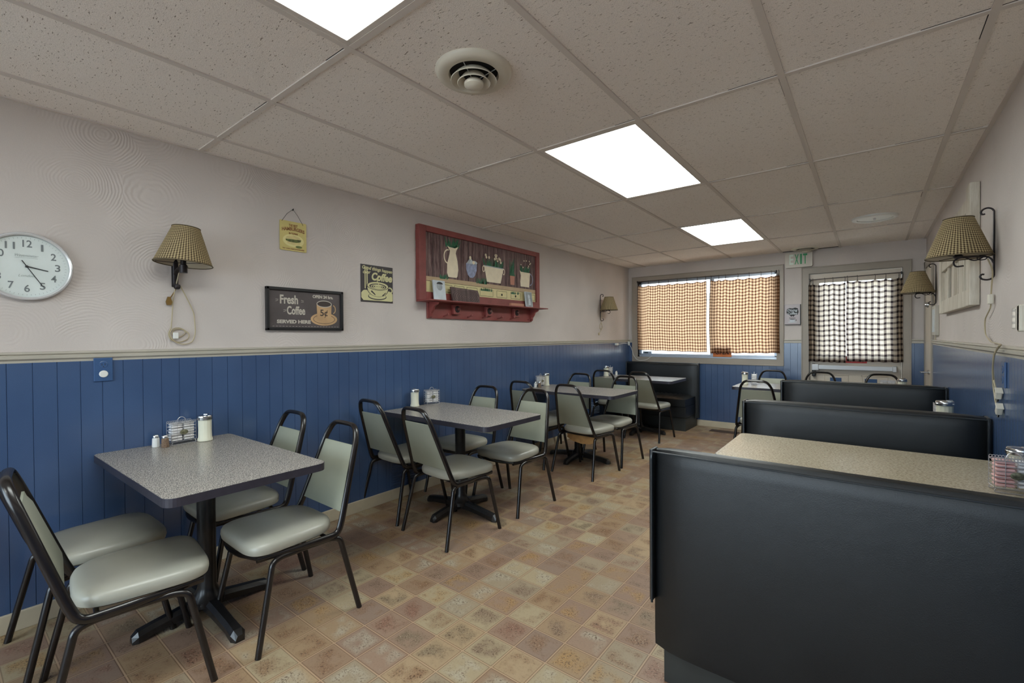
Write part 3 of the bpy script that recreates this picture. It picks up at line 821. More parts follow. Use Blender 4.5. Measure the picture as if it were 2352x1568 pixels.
def packets(x, y, rz, where, z=TT, pink=False, n=7):
    for col in (-1, 1):
        hue = 'pink' if (pink and col < 0) else 'white'
        side = 'left' if col < 0 else 'right'
        lab = '%s packet stacked in the wire caddy %s' % (hue, where)
        grp = '%s packets in the caddy %s' % (hue, where)
        D = PK0 if hue == 'pink' else W0
        for i in range(n):
            jx, jy = random.uniform(-.001, .001), random.uniform(-.001, .001)
            px = x+math.cos(rz)*(col*.0285+jx)-math.sin(rz)*jy; py = y+math.sin(rz)*(col*.0285+jx)+math.cos(rz)*jy
            pz = z+.0205+i*.0135
            if 'o' not in D: D['o'] = make_packet('packet_pink' if hue == 'pink' else 'packet', lab, grp); o = D['o']
            else:
                o = D['o'].copy(); COL.objects.link(o); o['label'] = lab; o['group'] = grp
            o.location = (px, py, pz); o.rotation_euler = (0, 0, rz+random.uniform(-.02, .02))
sets = [
    ('on the nearest grey table', (.085, .845, PI/2+.12), (.115, .945), False),
    ('on the second grey table', (.105, 2.610, PI/2-.25), (.085, 2.445), False),
    ('on the third grey table', (.085, 4.250, PI/2), (.085, 4.365), False),
    ('on the corner booth table', (.095, 5.980, PI/2+.3), (.10, 5.84), False),
    ('on the free-standing window table', (1.960, 5.80, PI/2+.2), (1.880, 5.72), False),
    ('on the long warm-speckled booth table', (3.398, 2.352, .12), (3.430, 2.462), True),
    ('on the middle booth table', (3.345, 3.92, PI/2), (3.352, 3.76), False),
    ('on the small table by the right wall', (3.13, 5.62, 0), (3.235, 5.62), False),
]
for where, (cx, cy, rz), (px, py), pink in sets:
    put('caddy', cx, cy, rz, 'wire caddy full of packets '+where); packets(cx, cy, rz, where, pink=pink)
    put('pourer', px, py, random.uniform(0, 3), 'ribbed glass sugar pourer with metal lid '+where)
for o in list(COL.objects):
    if o.get('category') == 'sugar jar' and 'middle booth' in o['label']: o.scale = (1.2, 1.2, 1.12)
put('salt', .075, .735, 0, 'salt shaker beside the caddy on the nearest grey table')
put('pepper', .122, .762, 0, 'brown-filled pepper shaker beside the caddy on the nearest grey table')
put('salt', .095, 4.135, 0, 'salt shaker beside the caddy on the third grey table')
put('pepper', .130, 4.160, 0, 'pepper shaker beside the caddy on the third grey table')
put('salt', .15, 6.06, 0, 'salt shaker on the corner booth table')

# ------------------------------------------------------------------ curtains
CY = 6.802
def curtain(label, x0, x1, ztop, zbot, rings, gather, mat, group, bottomskew=0., zrod=2.12, nudge=0., folds=None):
    t = thing('cafe_curtain', label, 'curtain', ((x0+x1)/2, CY, zbot), group=group)
    cx = (x0+x1)/2; nx, nz = 150, 34
    b = nb(); uvl = b.loops.layers.uv.new('UVMap'); G = {}
    rnd = random.Random(hash(round(x0*1000)) % 999)
    ph = [rnd.uniform(0, 6.28) for _ in range(4)]
    us = []
    # arc length of the gathered fabric: denser folds at the ends
    def prof(u, v):
        edge = math.exp(-((u)/.07)**2)*folds[0]+math.exp(-((1-u)/.07)**2)*folds[1]
        y = .007*math.sin(2*PI*u*6+ph[0]+.5*v)+.004*math.sin(2*PI*u*13+ph[1])*(1-.5*v)+edge*.014*math.sin(2*PI*u*42)
        return y*(.5+.5*v)
    for i in range(nx+1):
        u = i/nx
        dens = 1+folds[0]*2.2*math.exp(-(u/.09)**2)+folds[1]*2.2*math.exp(-((1-u)/.09)**2)
        us.append((us[-1]+dens/nx) if i else 0.)
    for i in range(nx+1):
        u = i/nx; x = x0+(x1-x0)*u
        dmin = min(abs(x-r) for r in rings)
        near = sorted(rings, key=lambda r: abs(r-x))
        span = .07
        sc = min(1., dmin/span)
        for j in range(nz+1):
            v = j/nz
            zt = ztop-.016*sc*(2-sc)
            zb = zbot+bottomskew*(u-.5)+.003*math.sin(2*PI*u*5+ph[2])
            z = zt+(zb-zt)*v
            z -= .006*math.sin(2*PI*u*1.5+ph[2])*math.sin(PI*v)
            xx = x+nudge*math.sin(PI*v)*(.3+.7*u if nudge > 0 else 1-.7*u)+.004*math.sin(6*v+ph[3])*v
            G[i, j] = (b.verts.new((xx-cx, prof(u, v), z-zbot)), us[i]*(x1-x0)*gather, v*(ztop-zbot))
    for i in range(nx):
        for j in range(nz):
            q = [G[i, j], G[i+1, j], G[i+1, j+1], G[i, j+1]]
            f = b.faces.new([a[0] for a in q])
            for l, a in zip(f.loops, q): l[uvl].uv = (a[1], a[2])
    o = obj('cloth', b, mat, t, True)
    # hem along the foot
    b = nb(); tube(b, [(G[i, nz][0].co if False else Vector((x0+(x1-x0)*i/60-cx, prof(i/60, 1), (zbot+bottomskew*(i/60-.5)+.003*math.sin(2*PI*i/60*5+ph[2]))-zbot+.002))) for i in range(61)], .0022, 6)
    obj('hem', b, 'hem', t, True)
    for r in rings:
        b = nb(); n = 16; R = (zrod-ztop+.012)/2
        pts = [(r-cx+.003*math.sin(k), .009*math.cos(2*PI*k/n)+(0), (zrod+ztop)/2+.002-zbot+R*math.sin(2*PI*k/n)) for k in range(n)]
        tube(b, pts, .0022, 6, closed=True, ref=(1, 0, 0)); obj('ring', b, 'rod', t, True)
    return t
M['trim_weave'] = flat('trim_weave', srgb(92, 80, 58), .8)
M['knob_glaze'] = flat('dark_glazed_knob', srgb(84, 50, 46), .12)
M['hem'] = flat('brown_hem', srgb(62, 36, 28), .8)
GCu = 'checked cafe curtains'
curtain('brown checked cafe curtain over the left half of the wide window', .168, 1.182, 2.058, 1.060, [.180, .333, .494, .639, .769, .907, 1.052, 1.165], 1.18, 'plaid_window', GCu, -.024, folds=(.8, .15), nudge=-.006)
curtain('brown checked cafe curtain over the right half of the wide window', 1.226, 2.078, 2.058, 1.045, [1.240, 1.340, 1.427, 1.585, 1.722, 1.863, 1.983, 2.045, 2.066], 1.08, 'plaid_window', GCu, .016, folds=(.2, .8), nudge=-.012)
curtain('black checked cafe curtain on the hinge side of the exit door', 2.392, 2.768, 1.912, .952, [2.400, 2.438, 2.560, 2.642, 2.760], 1.2, 'plaid_door', GCu, -.010, zrod=1.975, folds=(.9, .1))
curtain('wider black checked cafe curtain on the right of the exit door', 2.775, 3.292, 1.925, .966, [2.785, 2.879, 3.044, 3.140, 3.255, 3.288], 1.05, 'plaid_door', GCu, .0, zrod=1.980, folds=(.05, .5))
b = nb(); tube(b, [(.152, CY, 2.122), (2.038, CY, 2.112)], .0065, 10); r1 = tag(obj('curtain_rod', b, 'rod', None, True), 'thin metal curtain rod across the wide window', 'curtain rod')
b = nb(); tube(b, [(2.402, CY, 1.968), (3.283, CY, 1.984)], .0065, 10); r2 = tag(obj('curtain_rod', b, 'rod', None, True), 'thin metal curtain rod across the exit door', 'curtain rod')
for r, ends in ((r1, ((.158, 2.122), (2.032, 2.112))), (r2, ((2.408, 1.968), (3.278, 1.984)))):
    for x, z in ends:
        b = nb(); box(b, x-.006, CY-.008, z-.016, x+.006, CY+.04, z+.012, .002); obj('bracket', b, 'black', r)

# ------------------------------------------------------------------ signs on the far wall
t = thing('exit_sign', 'white exit sign with green letters above the checked window and door', 'exit sign', (2.287, YF, 2.238))
b = nb(); prism(b, rrect(-.147, .147, -.098, .094, .018), (0, -.045, 0), (1, 0, 0), (0, 0, 1), (0, .044, 0)); obj('housing', b, 'exit_face', t)
for ch, x, m in (('E', -.080, 'exit_pale'), ('X', -.020, 'exit_green'), ('I', .026, 'exit_green'), ('T', .070, 'exit_green')):
    b = nb(); put_text(b, ch, .175, wall_far_mat(x, -.0465, -.004), .0012, .004, width=(.045 if ch != 'I' else .02)); obj('letter', b, m, t)
t = thing('dining_sign', 'small pale wall plaque with a black badge and a coffee cup beside the exit door', 'sign', (2.218, YF, 1.548))
b = nb(); box(b, -.085, -.026, -.128, .085, -.001, .128, .003); obj('board', b, 'sign_grey', t)
b = nb(); box(b, -.084, -.0265, -.131, .090, -.004, -.126, .001); box(b, .084, -.026, -.128, .090, -.004, .126, .001); obj('edge', b, 'ink', t)
b = nb()
pts = [(-.066, .03), (-.058, .07), (-.03, .082), (0, .076), (.03, .086), (.06, .074), (.068, .03), (.058, -.004), (.03, -.008), (.012, -.03), (0, -.02), (-.012, -.03), (-.03, -.008), (-.056, .002)]
fw(b, pts, -.0262); obj('badge', b, 'ink', t)
b = nb(); put_text(b, 'Dining', .042, wall_far_mat(0, -.028, .052, 0, .25), .0006, .0008); put_text(b, 'with', .018, wall_far_mat(0, -.028, .031), .0006, .0003)
put_text(b, 'Coffee', .040, wall_far_mat(0, -.028, .010, 0, .25), .0006, .0008); put_text(b, 'Anytime', .018, wall_far_mat(0, -.028, -.045, 0, .25), .0006, .0003, width=.07, mi=1)
obj('lettering', b, ['card_white', 'ink'], t)
b = nb(); fw(b, [(-.034, -.062), (.034, -.062), (.026, -.085), (.008, -.098), (-.008, -.098), (-.026, -.085)], -.0262); fw(b, ell(0, -.098, .05, .008), -.0263, .0006)
for q in ring2(.036, -.074, .012, .010, .004, 12): fw(b, q, -.0262, .0006, 1)
fw(b, ell(0, -.062, .034, .004), -.0265, .0008, 1)
obj('cup_print', b, ['card_white', 'ink'], t)
t = thing('open_sign', 'orange OPEN sign standing in the window foot beneath the curtains', 'sign', (1.372, 6.85, .985))
b = nb(); fw(b, [(-.118, 0), (.118, 0), (.125, .14), (-.125, .14)], 0, .004); obj('board', b, 'orange', t)
b = nb(); put_text(b, 'OPEN', .062, wall_far_mat(0, -.0048, .058), .0006, .002, spacing=1.15, width=.17); obj('lettering', b, 'ink', t)
b = nb()
for q in ((-.121, 0, .121, .004), (-.121, .134, .121, .14)): box(b, q[0], -.0052, q[1], q[2], .0, q[3])
obj('rim', b, 'ink', t)
t = thing('door_sticker', 'red WATCH YOUR STEP sticker on the exit door above the push bar', 'sticker', (2.865, DY-.001, .966))
b = nb(); box(b, -.105, -.0015, -.022, .105, 0, .055); obj('backing', b, 'red', t)
b = nb(); put_text(b, 'WATCH YOUR STEP', .024, wall_far_mat(0, -.0022, .004), .0004, .0003, width=.19); obj('lettering', b, 'card_white', t)
# white lead by the window
b = nb(); tube(b, rounded([(.03, 6.36, 1.165), (.03, 6.60, 1.175), (.03, 6.78, 1.165), (.06, 6.81, 1.09), (.09, 6.805, .98), (.16, 6.80, .905), (.30, 6.80, .915), (.38, 6.83, .985)], .05), .0035, 6)
wc = tag(obj('window_lead', b, 'white', None, True), 'thin white lead running from the blue wall outlet to the window corner', 'cord')
b = nb(); box(b, .013, 6.30, 1.15, .05, 6.36, 1.18, .004); obj('plug', b, 'white', wc)
b = nb(); box(b, .018, 6.755, 1.14, .042, 6.785, 1.20, .004); obj('switch', b, 'white', wc)

# ------------------------------------------------------------------ clock
t = thing('wall_clock', 'round white-faced wall clock with a silver rim on the left wall', 'clock', (.0, .288, 1.616))
b = nb(); R = .150
lathe(b, [(R-.012, 0), (R, .002), (R+.002, .020), (R-.001, .028), (R-.006, .030), (R-.011, .027), (R-.012, .016)], seg=72, cap=False, mat=PXM(0, 0, 0)); obj('rim', b, 'clock_rim', t, True)
b = nb(); lathe(b, [(R-.010, .002), (R-.010, .014)], seg=72, mat=PXM(0, 0, 0)); obj('dial', b, 'clock_face', t)
b = nb()
for h in range(1, 13):
    a = PI/2-2*PI*h/12; put_text(b, str(h), .044, wall_left_mat(.0146, .100*math.cos(a), .100*math.sin(a)+.0), .0004, .0006, width=(.018 if h in (2, 3, 4, 5, 6, 7, 8, 9) else .008 if h == 1 else .03))
obj('numerals', b, 'grey_ink', t)
b = nb()
for m_ in range(60):
    a = 2*PI*m_/60; r0, r1 = (.124, .130)
    c, s = math.cos(a), math.sin(a); w = .0006
    lw(b, [(r0*c-w*s, r0*s+w*c), (r1*c-w*s, r1*s+w*c), (r1*c+w*s, r1*s-w*c), (r0*c+w*s, r0*s-w*c)], .0142, .0006)
put_text(b, 'Westminster', .017, wall_left_mat(.0146, .0, .048, 0, .35), .0003, .0, width=.075); put_text(b, 'London', .015, wall_left_mat(.0146, .0, -.042, 0, .35), .0003, .0, width=.05)
lw(b, [(-.036, .0375), (.036, .0375), (.036, .0385), (-.036, .0385)], .0142, .0005)
obj('dial_marks', b, 'faint_ink', t)
def hand(ang, ln, back, w, x):
    c, s = math.cos(ang), math.sin(ang); bb = nb()
    lw(bb, [(-back*c-w*s, -back*s+w*c), (ln*c-w*s*.7, ln*s+w*c*.7), (ln*c+w*s*.7, ln*s-w*c*.7), (-back*c+w*s, -back*s-w*c)], x, .0012); return bb
obj('hour_hand', hand(PI/2-2*PI*(3.42/12), .070, .0, .0026, .0165), 'ink', t)
obj('minute_hand', hand(PI/2-2*PI*(25.0/60), .104, .030, .0018, .019), 'ink', t)
b = nb(); lathe(b, [(.005, .014), (.005, .022), (.003, .024)], seg=16, mat=PXM(0, 0, 0)); obj('hub', b, 'ink', t)

# ------------------------------------------------------------------ signs on the left wall
t = thing('burger_sign', 'small yellow hamburger sign hanging from a wire on the left wall', 'sign', (.0, 1.503, 1.957))
b = nb(); prism(b, rrect(-.088, .088, -.098, .094, .006), (.004, 0, 0), (0, 1, 0), (0, 0, 1), (.003, 0, 0)); obj('card', b, 'burger_card', t)
b = nb(); tube(b, [(.008, -.074, .088), (.006, -.04, .14), (.004, 0, .176), (.006, .03, .14), (.008, .066, .080)], .0012, 6); tube(b, [(.003, 0, .170), (.012, 0, .178)], .003, 6); obj('hanging_wire', b, 'ink', t, True)
b = nb(); put_text(b, 'THE BEST', .024, wall_left_mat(.0078, .0, .066), .0004, .0006, width=.058); obj('lettering', b, 'burger_brown', t)
b = nb(); put_text(b, 'HAMBURGERS', .030, wall_left_mat(.0078, .0, .044), .0004, .0012, width=.150, arc=1.6); obj('lettering', b, 'burger_brown', t)
b = nb(); put_text(b, 'IN TOWN!', .018, wall_left_mat(.0078, .0, .014), .0004, .0006, width=.058); obj('lettering', b, 'burger_brown', t)
b = nb(); put_text(b, 'TRY OUR FAMOUS BURGERS', .012, wall_left_mat(.0078, .0, -.086), .0004, .0003, width=.145); obj('lettering', b, 'burger_brown', t)
b = nb(); lw(b, ell(0, -.030, .070, .042), .0071, .0005, 0)
lw(b, ell(0, -.022, .050, .026, 20, 0, PI), .0077, .0006, 1); lw(b, [(-.052, -.024), (.052, -.02), (.048, -.034), (.02, -.042), (-.03, -.04), (-.05, -.034)], .0079, .0006, 2)
lw(b, [(-.044, -.040), (.046, -.038), (.04, -.052), (0, -.058), (-.036, -.052)], .0077, .0006, 1); lw(b, ell(.036, -.068, .022, .008), .0078, .0006, 2)
obj('burger_print', b, ['burger_pale', 'burger_bun', 'olive'], t)
t = thing('fresh_coffee_sign', 'black framed Fresh Coffee chalk-look picture on the left wall', 'picture', (.0, 1.585, 1.476))
hw_, hh_ = .266, .139
b = nb(); casing_pts = ((-hw_, -hh_, hw_, -hh_+.020), (-hw_, hh_-.020, hw_, hh_), (-hw_, -hh_, -hw_+.020, hh_), (hw_-.020, -hh_, hw_, hh_))
for q in casing_pts: box(b, .001, q[0], q[1], .026, q[2], q[3], .004)
obj('frame', b, 'frame_black', t)
b = nb(); box(b, .004, -hw_+.018, -hh_+.018, .012, hw_-.018, hh_-.018); obj('print', b, 'slate', t)
b = nb(); X = .0126
put_text(b, 'Fresh', .078, wall_left_mat(X, -.118, .060), .0004, .0022, width=.118); obj('lettering', b, 'chalk', t)
b = nb(); put_text(b, 'Coffee', .074, wall_left_mat(X, -.072, -.010), .0004, .002, width=.122); obj('lettering', b, 'chalk', t)
b = nb(); put_text(b, 'SERVED HERE', .030, wall_left_mat(X, -.085, -.082), .0004, .0014, width=.225); obj('lettering', b, 'chalk', t)
b = nb(); put_text(b, 'OPEN 24 hrs.', .028, wall_left_mat(X, .118, .092), .0004, .0012, width=.150); obj('lettering', b, 'chalk', t)
b = nb()
for (y, z, a) in ((-.205, .062, 0), (-.205, .05, .35), (-.038, .064, -.3), (-.038, .052, .0), (-.155, -.004, 0), (-.155, -.016, .35)):
    c, s = math.cos(a), math.sin(a); lw(b, [(y, z), (y+.018*c, z+.018*s), (y+.018*c, z+.018*s-.002), (y, z-.002)], X, .0005)
for i in range(22):
    y = -.225+i*.0212; lw(b, [(y, -.1125), (y+.012, -.1125), (y+.012, -.1108), (y, -.1108)], X, .0004)
obj('chalk_border', b, 'chalk', t)
b = nb(); lw(b, ell(.125, -.060, .098, .044), X, .0004, 0)
for q in ring2(.125, -.060, .080, .032, .003, 30): lw(b, q, X+.0005, .0004, 1)
lw(b, [(.070, .045), (.180, .045), (.176, -.050), (.150, -.068), (.100, -.068), (.074, -.050)], X+.0008, .0005, 0)
lw(b, ell(.125, .045, .054, .022), X+.0014, .0005, 1); 
for q in ring2(.125, .045, .056, .024, .005, 30): lw(b, q, X+.002, .0005, 3)
for q in ring2(.192, .010, .020, .030, .006, 16, -PI/2, PI/2): lw(b, q, X+.001, .0005, 0)
put_text(b, '5\u00a2', .062, wall_left_mat(X+.002, .122, -.018), .0004, .0006, mi=1)
obj('cup_print', b, ['mug', 'slate_dark', 'chalk', 'chalk'], t)
t = thing('coffee_poster', 'cream and charcoal tin sign with a steaming coffee cup, frameless, on the left wall', 'sign', (.0, 2.154, 1.698))
b = nb(); box(b, .001, -.146, -.141, .004, .146, .141, .001); obj('panel', b, 'poster', t)
X = .0042; b = nb()
put_text(b, 'Good things happen', .036, wall_left_mat(X+.0006, .004, .112, -.05, .2), .0003, .0008, width=.272); obj('lettering', b, 'poster_cream', t)
b = nb(); put_text(b, 'over', .036, wall_left_mat(X+.0006, -.094, .084, 0, .2), .0003, .0008, width=.066); obj('lettering', b, 'poster_cream', t)
b = nb(); put_text(b, 'Coffee', .080, wall_left_mat(X+.0006, .044, .052, -.02, .15), .0003, .0032, width=.190); obj('lettering', b, 'poster_cream', t)
b = nb()
lw(b, [(-.112, -.04), (-.104, -.04), (-.104, .125), (-.112, .125)], X, .0003, 0); lw(b, [(-.096, -.02), (-.086, -.02), (-.086, .125), (-.096, .125)], X, .0003, 0)
lw(b, ell(-.104, -.080, .036, .030), X+.0001, .0003, 0); lw(b, [(-.142, -.070), (.142, -.070), (.142, -.124), (.130, -.128), (-.124, -.128), (-.142, -.108)], X, .0003, 0); lw(b, ell(.100, -.078, .042, .03), X+.0002, .0003, 0)
lw(b, ell(0, -.096, .084, .026), X+.0004, .0003, 1); lw(b, ell(0, -.093, .078, .021), X+.0008, .0003, 0)
bowl = [(-.094, -.018)]+[(.094*math.cos(a)-.0, -.018-.078*math.sin(a)**.8) for a in [PI-PI*i/20 for i in range(1, 20)]]+[(.094, -.018)]
lw(b, [(p[0]*1.06+.004, p[1]*1.0-.002) for p in bowl], X+.0012, .0003, 1); lw(b, [(p[0]+.004, p[1]) for p in bowl], X+.0016, .0003, 0)
lw(b, ell(.004, -.014, .100, .034), X+.0020, .0003, 1); lw(b, ell(.004, -.014, .094, .030), X+.0024, .0003, 0); lw(b, ell(.004, -.018, .078, .022), X+.0028, .0003, 1)
for rr in (.066, .046, .028):
    for q in ring2(.004, -.020, rr, rr*.27, .006, 30): lw(b, q, X+.0032, .0003, 0)
for q in ring2(.112, -.042, .030, .026, .010, 18, -PI/2, PI/2+.6): lw(b, q, X+.0012, .0003, 0)
lw(b, [(-.060, -.060), (-.052, -.050), (-.02, -.078), (-.02, -.088)], X+.002, .0003, 1); lw(b, [(.04, -.086), (.074, -.060), (.078, -.064), (.05, -.09)], X+.002, .0003, 1)
sm = [(.004+.008*math.sin(i*.9), -.022+i*.009) for i in range(11)]
for p, q in zip(sm, sm[1:]): lw(b, [(p[0]-.003, p[1]), (p[0]+.003, p[1]), (q[0]+.003, q[1]), (q[0]-.003, q[1])], X+.0036, .0003, 0)
obj('cup_print', b, ['poster_cream', 'poster'], t)

# ------------------------------------------------------------------ painted hutch board with peg shelf
t = thing('painted_peg_shelf', 'barn-red framed board painted with jugs and flowers, peg shelf below', 'wall shelf', (.0, 3.41, 1.60))
Y0, Y1, Z0_, Z1_ = -.875, .885, .0, .632
for q in ((Y0, Z0_, Y0+.075, Z1_), (Y1-.060, Z0_, Y1, Z1_), (Y0+.075, Z1_-.050, Y1-.060, Z1_), (Y0+.075, Z0_, Y1-.060, Z0_+.072)):
    b = nb(); box(b, .004, q[0], q[1], .050, q[2], q[3], .003); obj('frame_rail', b, 'barn_red', t)
b = nb(); box(b, .004, Y0+.07, .06, .030, Y1-.055, Z1_-.045)
xs = [Y0+.075]; 
while xs[-1] < Y1-.16: xs.append(xs[-1]+random.choice((.085, .094, .1)))
for y in xs[1:]: box(b, .0298, y-.0025, .06, .0304, y+.0025, Z1_-.048, 0, 2, 1)
obj('plank_panel', b, ['plank', 'plank_groove'], t)
b = nb(); X = .0306; A, Bq = Y0+.076, Y1-.061
def P(pts, mi, k=0): lw(b, [(y-3.41, z-1.60) for y, z in pts], X+k*.0006, .0005, mi)
P([(A+3.41, 1.668), (Bq+3.41, 1.668), (Bq+3.41, 1.792), (A+3.41, 1.792)], 0); P([(A+3.41, 1.770), (Bq+3.41, 1.770), (Bq+3.41, 1.808), (A+3.41, 1.808)], 1, 1)
P([(A+3.41, 1.7675), (Bq+3.41, 1.7675), (Bq+3.41, 1.7705), (A+3.41, 1.7705)], 5, 2)
for ya, yb, kn in ((2.815, 2.93, 0), (2.955, 3.085, 0), (3.12, 3.265, 0), (3.305, 3.50, 0), (3.555, 3.72, 1), (3.785, 3.95, 1), (4.12, 4.22, 0)):
    za, zb = 1.685, 1.752
    for q in ((ya, za, yb, za+.003), (ya, zb-.003, yb, zb), (ya, za, ya+.003, zb), (yb-.003, za, yb, zb)): P([(q[0], q[1]), (q[2], q[1]), (q[2], q[3]), (q[0], q[3])], 5, 2)
    if kn: P(ell((ya+yb)/2, 1.715, .012, .012, 16), 5, 3)
rn = random.Random(3)
def leaves(ya, yb, za, zb, n, spread=1.):
    for i in range(n):
        y = rn.uniform(ya, yb); y2 = y+(y-(ya+yb)/2)*.35*spread+rn.uniform(-.01, .01); zt = zb-rn.uniform(0, (zb-za)*.45)
        P([(y-.008, za), (y+.008, za), (y2+.003, zt), (y2-.001, zt+.006)], 3, 1+.2*(i % 4))
leaves(2.86, 3.01, 2.09, 2.175, 26); leaves(3.385, 3.635, 1.96, 2.07, 46); leaves(3.78, 3.85, 1.93, 2.10, 14, .2); leaves(3.96, 4.12, 1.98, 2.06, 22); leaves(2.78, 2.87, 1.80, 1.84, 14); leaves(3.26, 3.42, 1.80, 1.86, 20, .2)
leaves(3.31, 3.49, 1.735, 1.765, 18, .1); leaves(3.79, 3.94, 1.735, 1.762, 14, .1)
# tall jug, blue bowl, footed tub, pot, small jug
P([(2.872, 2.102), (2.90, 2.092), (2.97, 2.09), (3.012, 2.108), (2.985, 2.068), (2.978, 2.045), (3.000, 1.975), (3.010, 1.90), (2.998, 1.838), (2.985, 1.824), (2.885, 1.824), (2.868, 1.86), (2.870, 1.94), (2.90, 2.03), (2.905, 2.06)], 2, 3)
for q in ring2(2.880, 2.005, .052, .065, .011, 18, PI/2-.2, 3*PI/2+.1): P(q, 2, 4)
P([(3.112, 1.975), (3.262, 1.975), (3.258, 1.92), (3.235, 1.87), (3.205, 1.845), (3.165, 1.845), (3.135, 1.87), (3.115, 1.92)], 4, 3)
P([(3.12, 1.975), (3.15, 2.01), (3.175, 2.04), (3.20, 2.005), (3.235, 2.01), (3.27, 1.995), (3.255, 1.972)], 6, 3); P(ell(3.17, 2.03, .014, .018, 14), 2, 4); P(ell(3.215, 1.99, .018, .016, 14), 2, 4)
P([(3.365, 1.985), (3.662, 1.985), (3.650, 1.955), (3.640, 1.90), (3.618, 1.828), (3.405, 1.828), (3.388, 1.90), (3.372, 1.955)], 2, 4)
for cy_ in (3.358, 3.668):
    for q in ring2(cy_, 1.950, .020, .032, .008, 16): P(q, 2, 5)
P([(3.362, 1.978), (3.665, 1.978), (3.665, 1.986), (3.362, 1.986)], 6, 5)
for i in range(13):
    yy, zz = 3.39+.26*rn.random(), 2.03+.075*rn.random(); P(ell(yy, zz, .013, .013, 12), 2, 5); P(ell(yy, zz, .005, .005, 8), 1, 6)
for i in range(9): P(ell(3.955+.2*rn.random(), 2.03+.09*rn.random(), .008, .008, 10), 2, 5)
P([(3.772, 1.925), (3.852, 1.925), (3.846, 1.832), (3.780, 1.832)], 7, 4); P([(3.768, 1.925), (3.856, 1.925), (3.856, 1.942), (3.768, 1.942)], 8, 5)
P([(3.940, 2.000), (3.965, 1.986), (4.135, 1.986), (4.128, 1.955), (4.118, 1.87), (4.112, 1.828), (3.955, 1.828), (3.950, 1.88), (3.960, 1.945)], 2, 4)
for q in ring2(4.125, 1.915, .060, .066, .008, 18, -PI/2, PI/2): P(q, 4, 5)
obj('painted_still_life', b, ['pale_yellow', 'tan_paint', 'cream_paint', 'leaf', 'periwinkle', 'plank_groove', 'photo_grey', 'pink_pot', 'leaf'], t)
b = nb(); prism(b, [(.0, -.005), (.155, .0), (.155, .010), (.0, .006)], (0, Y0+.005, -.008), (1, 0, 0), (0, 0, 1), (0, 1.765, 0)); obj('shelf', b, 'barn_red', t)
b = nb(); box(b, .001, Y0+.115, -.150, .022, .765, -.012, .003); obj('peg_rail', b, 'barn_red', t)
for y in (Y0+.125, .735):
    b = nb(); prism(b, [(.022, -.012), (.135, -.012), (.120, -.035), (.085, -.05), (.07, -.08), (.05, -.105), (.045, -.135), (.022, -.148)], (0, y, 0), (1, 0, 0), (0, 0, 1), (0, .02, 0)); obj('bracket', b, 'barn_red', t)
for y in (-.438, .008, .450):
    b = nb(); box(b, .022, y-.045, -.108, .055, y+.045, -.020, .003); bl = obj('block', b, 'barn_red', t)
    b = nb(); lathe(b, [(.030, .055), (.030, .059), (.022, .062)], (0, 0, 0), 24, mat=PXM(0, y, -.062)); obj('ring', b, 'plank_groove', bl, True)
    b = nb(); lathe(b, [(.012, .062), (.016, .070), (.012, .080)], (0, 0, 0), 20, mat=PXM(0, y, -.062)); obj('knob', b, 'knob_glaze', bl, True)
for y in (-.575, -.270, -.065, .175, .375, .690):
    b = nb(); tube(b, [(.02, y, -.128), (.05, y-.002, -.124), (.078, y-.004, -.114)], .0068, 8); lathe(b, [(.005, .0), (.0115, .004), (.0115, .011), (.005, .015)], (0, 0, 0), 14, mat=PXM(.074, y-.004, -.113)); obj('peg', b, 'barn_red', t, True)
for z in (.09, .50):
    b = nb(); box(b, .01, Y0-.006, z, .045, Y0, z+.08, .001); obj('hinge', b, 'barn_red', t)
SZ = 1.604
def lean(name, mat, label, cat, yc, w, h, th, x=.075, tilt=.12, poly=None):
    b = nb()
    if poly: prism(b, poly, (0, 0, 0), (0, 1, 0), (0, 0, 1), (th, 0, 0))
    else: box(b, 0, -w/2, 0, th, w/2, h, min(.004, th*.4))
    o = obj(name, b, mat, None); o.location = (x, yc, SZ); o.rotation_euler = (0, -tilt, 0); return tag(o, label, cat)
o = lean('photo_plaque', 'card_white', 'pale photo plaque at the near end of the red peg shelf', 'plaque', 2.735, .138, .172, .016)
b = nb(); lw(b, ell(0, .120, .032, .038), .0162, .0006, 0); lw(b, ell(.004, .138, .036, .020, 16, 0, PI), .017, .0006, 1); lw(b, [(-.05, .0), (.05, 0), (.04, .08), (.0, .092), (-.04, .08)], .0162, .0006, 2); obj('portrait_print', b, ['photo_grey', 'ink', 'card_white'], o)
o = lean('grained_board', 'wood_grain', 'dark grained wooden board leaning on the red peg shelf', 'board', 3.055, .37, .13, .016, poly=[(-.170, 0), (.180, 0), (.185, .07), (.165, .118), (-.185, .128)], tilt=.10)
b = nb()
for k_ in range(7):
    for q in ring2(-.01, .048, .026+.026*k_, .010+.011*k_, .003, 30, 0, 2*PI):
        if all(-.175 < p[0] < .172 and .003 < p[1] < .112 for p in q): lw(b, q, .0162, .0004)
obj('grain_rings', b, 'plank_groove', o)
b = nb(); box(b, 0, -.11, 0, .03, .11, .028, .003); o = obj('small_block', b, 'blockwood'); o.location = (.085, 3.80, SZ); tag(o, 'small pinkish painted block lying on the red peg shelf', 'block')
o = lean('photo_plaque', 'card_white', 'grey photo plaque at the window end of the red peg shelf', 'plaque', 4.045, .125, .168, .016)
b = nb(); lw(b, [(-.055, .006), (.055, .006), (.055, .162), (-.055, .162)], .0161, .0005, 0); lw(b, ell(0, .115, .018, .022), .0167, .0005, 1); lw(b, [(-.02, .02), (.025, .02), (.018, .092), (-.012, .095)], .0167, .0005, 1); obj('portrait_print', b, ['photo_grey', 'card_white'], o)

